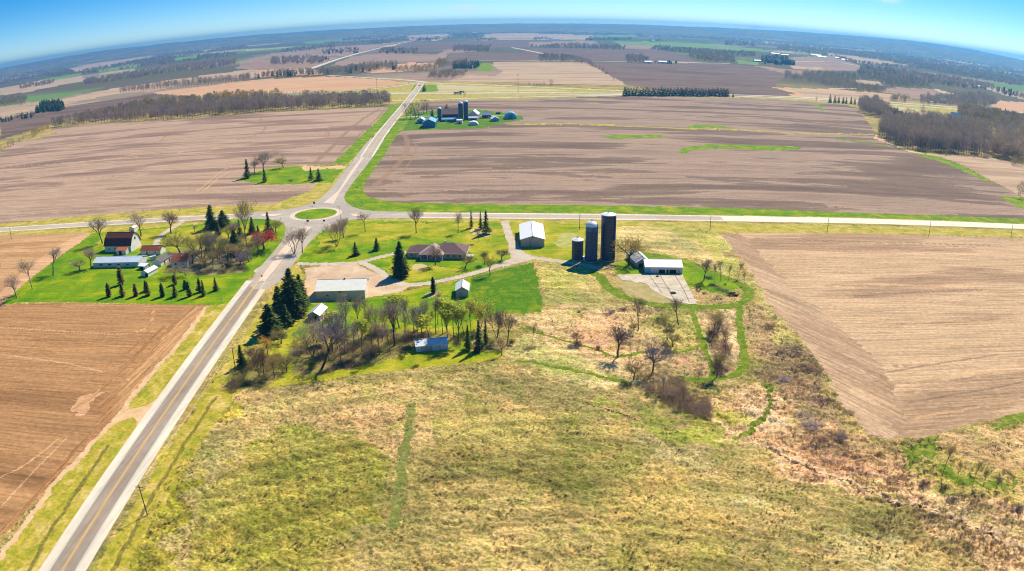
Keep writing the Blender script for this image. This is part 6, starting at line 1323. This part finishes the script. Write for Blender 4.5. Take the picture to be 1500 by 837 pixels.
# ------------------------------------------------------------------ tussocks of the rough grass in front
def tussocks(n=52000):
    rg=np.random.RandomState(3); x=rg.uniform(-150,300,n*3); y=rg.uniform(110,330,n*3)
    k=(y<130+rg.uniform(0,1,len(x))**2*190); x=x[k][:n]; y=y[k][:n]
    reg=W([(130,900),(235,720),(340,575),(420,560),(600,545),(700,538),(800,545),(900,575),(1030,600),(1120,640),(1230,700),(1400,760),(1560,830),(1560,960),(100,960)])
    m=inpoly(x,y,reg)&(fbm(x/6,y/6,3,90)>.45); x=x[m]; y=y[m]; n=len(x)
    V=np.zeros((n,4,3,3)); s=rg.uniform(.15,.38,n)
    for b in range(4):
        a=rg.uniform(0,6.28,n); w_=s*.5; px_=x+rg.normal(0,.15,n); py_=y+rg.normal(0,.15,n)
        V[:,b,0]=np.stack([px_-np.cos(a)*w_,py_-np.sin(a)*w_,np.full(n,-.05)],1); V[:,b,1]=np.stack([px_+np.cos(a)*w_,py_+np.sin(a)*w_,np.full(n,-.05)],1)
        V[:,b,2]=np.stack([px_-rg.uniform(0,.5,n),py_-rg.uniform(0,.5,n),s*1.1+.1],1)
    V=V.reshape(-1,3); m_,t,b=newmat('tussock_grass',.95,.03); v=mapping(t)
    c=ramp(t,nz(t,v,1/2.2,4,.7),[(.3,s2l((140,132,70))),(.5,s2l((184,166,110))),(.7,s2l((218,196,150)))]); t.links.new(c,b.inputs['Base Color']); translucent(m_,c,.5)
    o=link('tall_grass',mesh_np('tall_grass',V,np.arange(len(V)).reshape(-1,3),m_)); tag(o,kind='stuff')
tussocks()
# dead stalks and low brush nobody could count
def scrub(name,poly,n,hmin,hmax,mat,nb=14,seed=1,w_=.07):
    rg=np.random.RandomState(seed); P=W(poly); x0,y0=P.min(0); x1,y1=P.max(0); x=rg.uniform(x0,x1,n*5); y=rg.uniform(y0,y1,n*5)
    m=inpoly(x,y,P)&(fbm(x/7,y/7,3,seed+5)>.47); x=x[m][:n]; y=y[m][:n]; n=len(x); V=np.zeros((n,nb,3,3)); h=rg.uniform(hmin,hmax,n)
    for b in range(nb):
        a=rg.uniform(0,6.28,n); r0=h*rg.uniform(0,.5,n); px_=x+np.cos(a)*r0; py_=y+np.sin(a)*r0; pz=h*rg.uniform(0,.45,n)-.1; a2=rg.uniform(0,6.28,n); ww=w_*rg.uniform(.7,1.4,n)
        V[:,b,0]=np.stack([px_-np.cos(a2)*ww,py_-np.sin(a2)*ww,pz],1); V[:,b,1]=np.stack([px_+np.cos(a2)*ww,py_+np.sin(a2)*ww,pz],1)
        V[:,b,2]=np.stack([px_+np.cos(a)*h*rg.uniform(.1,.7,n),py_+np.sin(a)*h*rg.uniform(.1,.7,n),pz+h*rg.uniform(.35,.75,n)],1)
    V=V.reshape(-1,3); o=link(name,mesh_np(name,V,np.arange(len(V)).reshape(-1,3),mat)); tag(o,kind='stuff')
GUL=[(1095,445),(1130,455),(1165,500),(1205,550),(1240,605),(1270,640),(1330,690),(1300,720),(1220,690),(1160,640),(1120,560),(1098,500)]
scrub('low_brush',GUL,560,.4,1.2,K['wood'],10,2); scrub('low_brush',GUL,240,.5,1.3,K['brown'],10,3); scrub('low_brush',GUL,150,.4,1.2,K['purple'],12,4)
scrub('low_brush',[(925,555),(960,550),(1000,560),(1040,590),(1045,615),(1015,612),(975,595),(935,580)],300,1.0,3.0,K['wood'],20,6,.045); scrub('low_brush',[(935,560),(1000,560),(1040,595),(1030,612),(975,592)],150,1.5,3.4,K['wood'],20,7,.045)
scrub('low_brush',[(1038,465),(1068,465),(1070,545),(1046,552)],150,1.0,3.4,K['wood'],20,8,.045)
scrub('low_brush',[(775,465),(930,446),(1010,455),(1035,550),(980,555),(930,560),(880,520),(800,492)],420,.4,1.3,K['brown'],12,9)
scrub('low_brush',[(430,500),(480,486),(600,484),(665,490),(650,500),(600,512),(560,528),(500,542),(440,550)],900,.5,2.0,K['wood'],18,10,.045)
scrub('low_brush',[(330,555),(360,530),(410,520),(430,550),(380,570),(340,580)],500,.5,2.2,K['olive'],20,11,.05)
scrub('low_brush',[(1290,650),(1400,640),(1500,650),(1500,837),(1400,800),(1300,735)],900,.3,1.2,K['brown'],12,12)
scrub('dead_stalks',[(1100,560),(1300,690),(1500,760),(1500,860),(1380,837),(1200,720),(1060,640)],1600,.3,.9,K['wood'],12,13)
scrub('low_brush',[(1020,420),(1080,425),(1075,445),(1015,440)],220,.4,1.3,K['dark'],14,14)
# ------------------------------------------------------------------ haze
hm=bpy.data.materials.new('haze'); hm.use_nodes=True; t=hm.node_tree; t.nodes.remove(t.nodes['Principled BSDF'])
pv=N(t,'ShaderNodeVolumePrincipled'); pv.inputs['Color'].default_value=(.13,.52,1,1); pv.inputs['Density'].default_value=HAZE; pv.inputs['Anisotropy'].default_value=.4
t.links.new(pv.outputs[0],t.nodes['Material Output'].inputs['Volume'])
hb=MB(); hb.box(-17300,17300,-17300,17300,-8,200); o=hb.build('haze',hm); tag(o,kind='stuff')
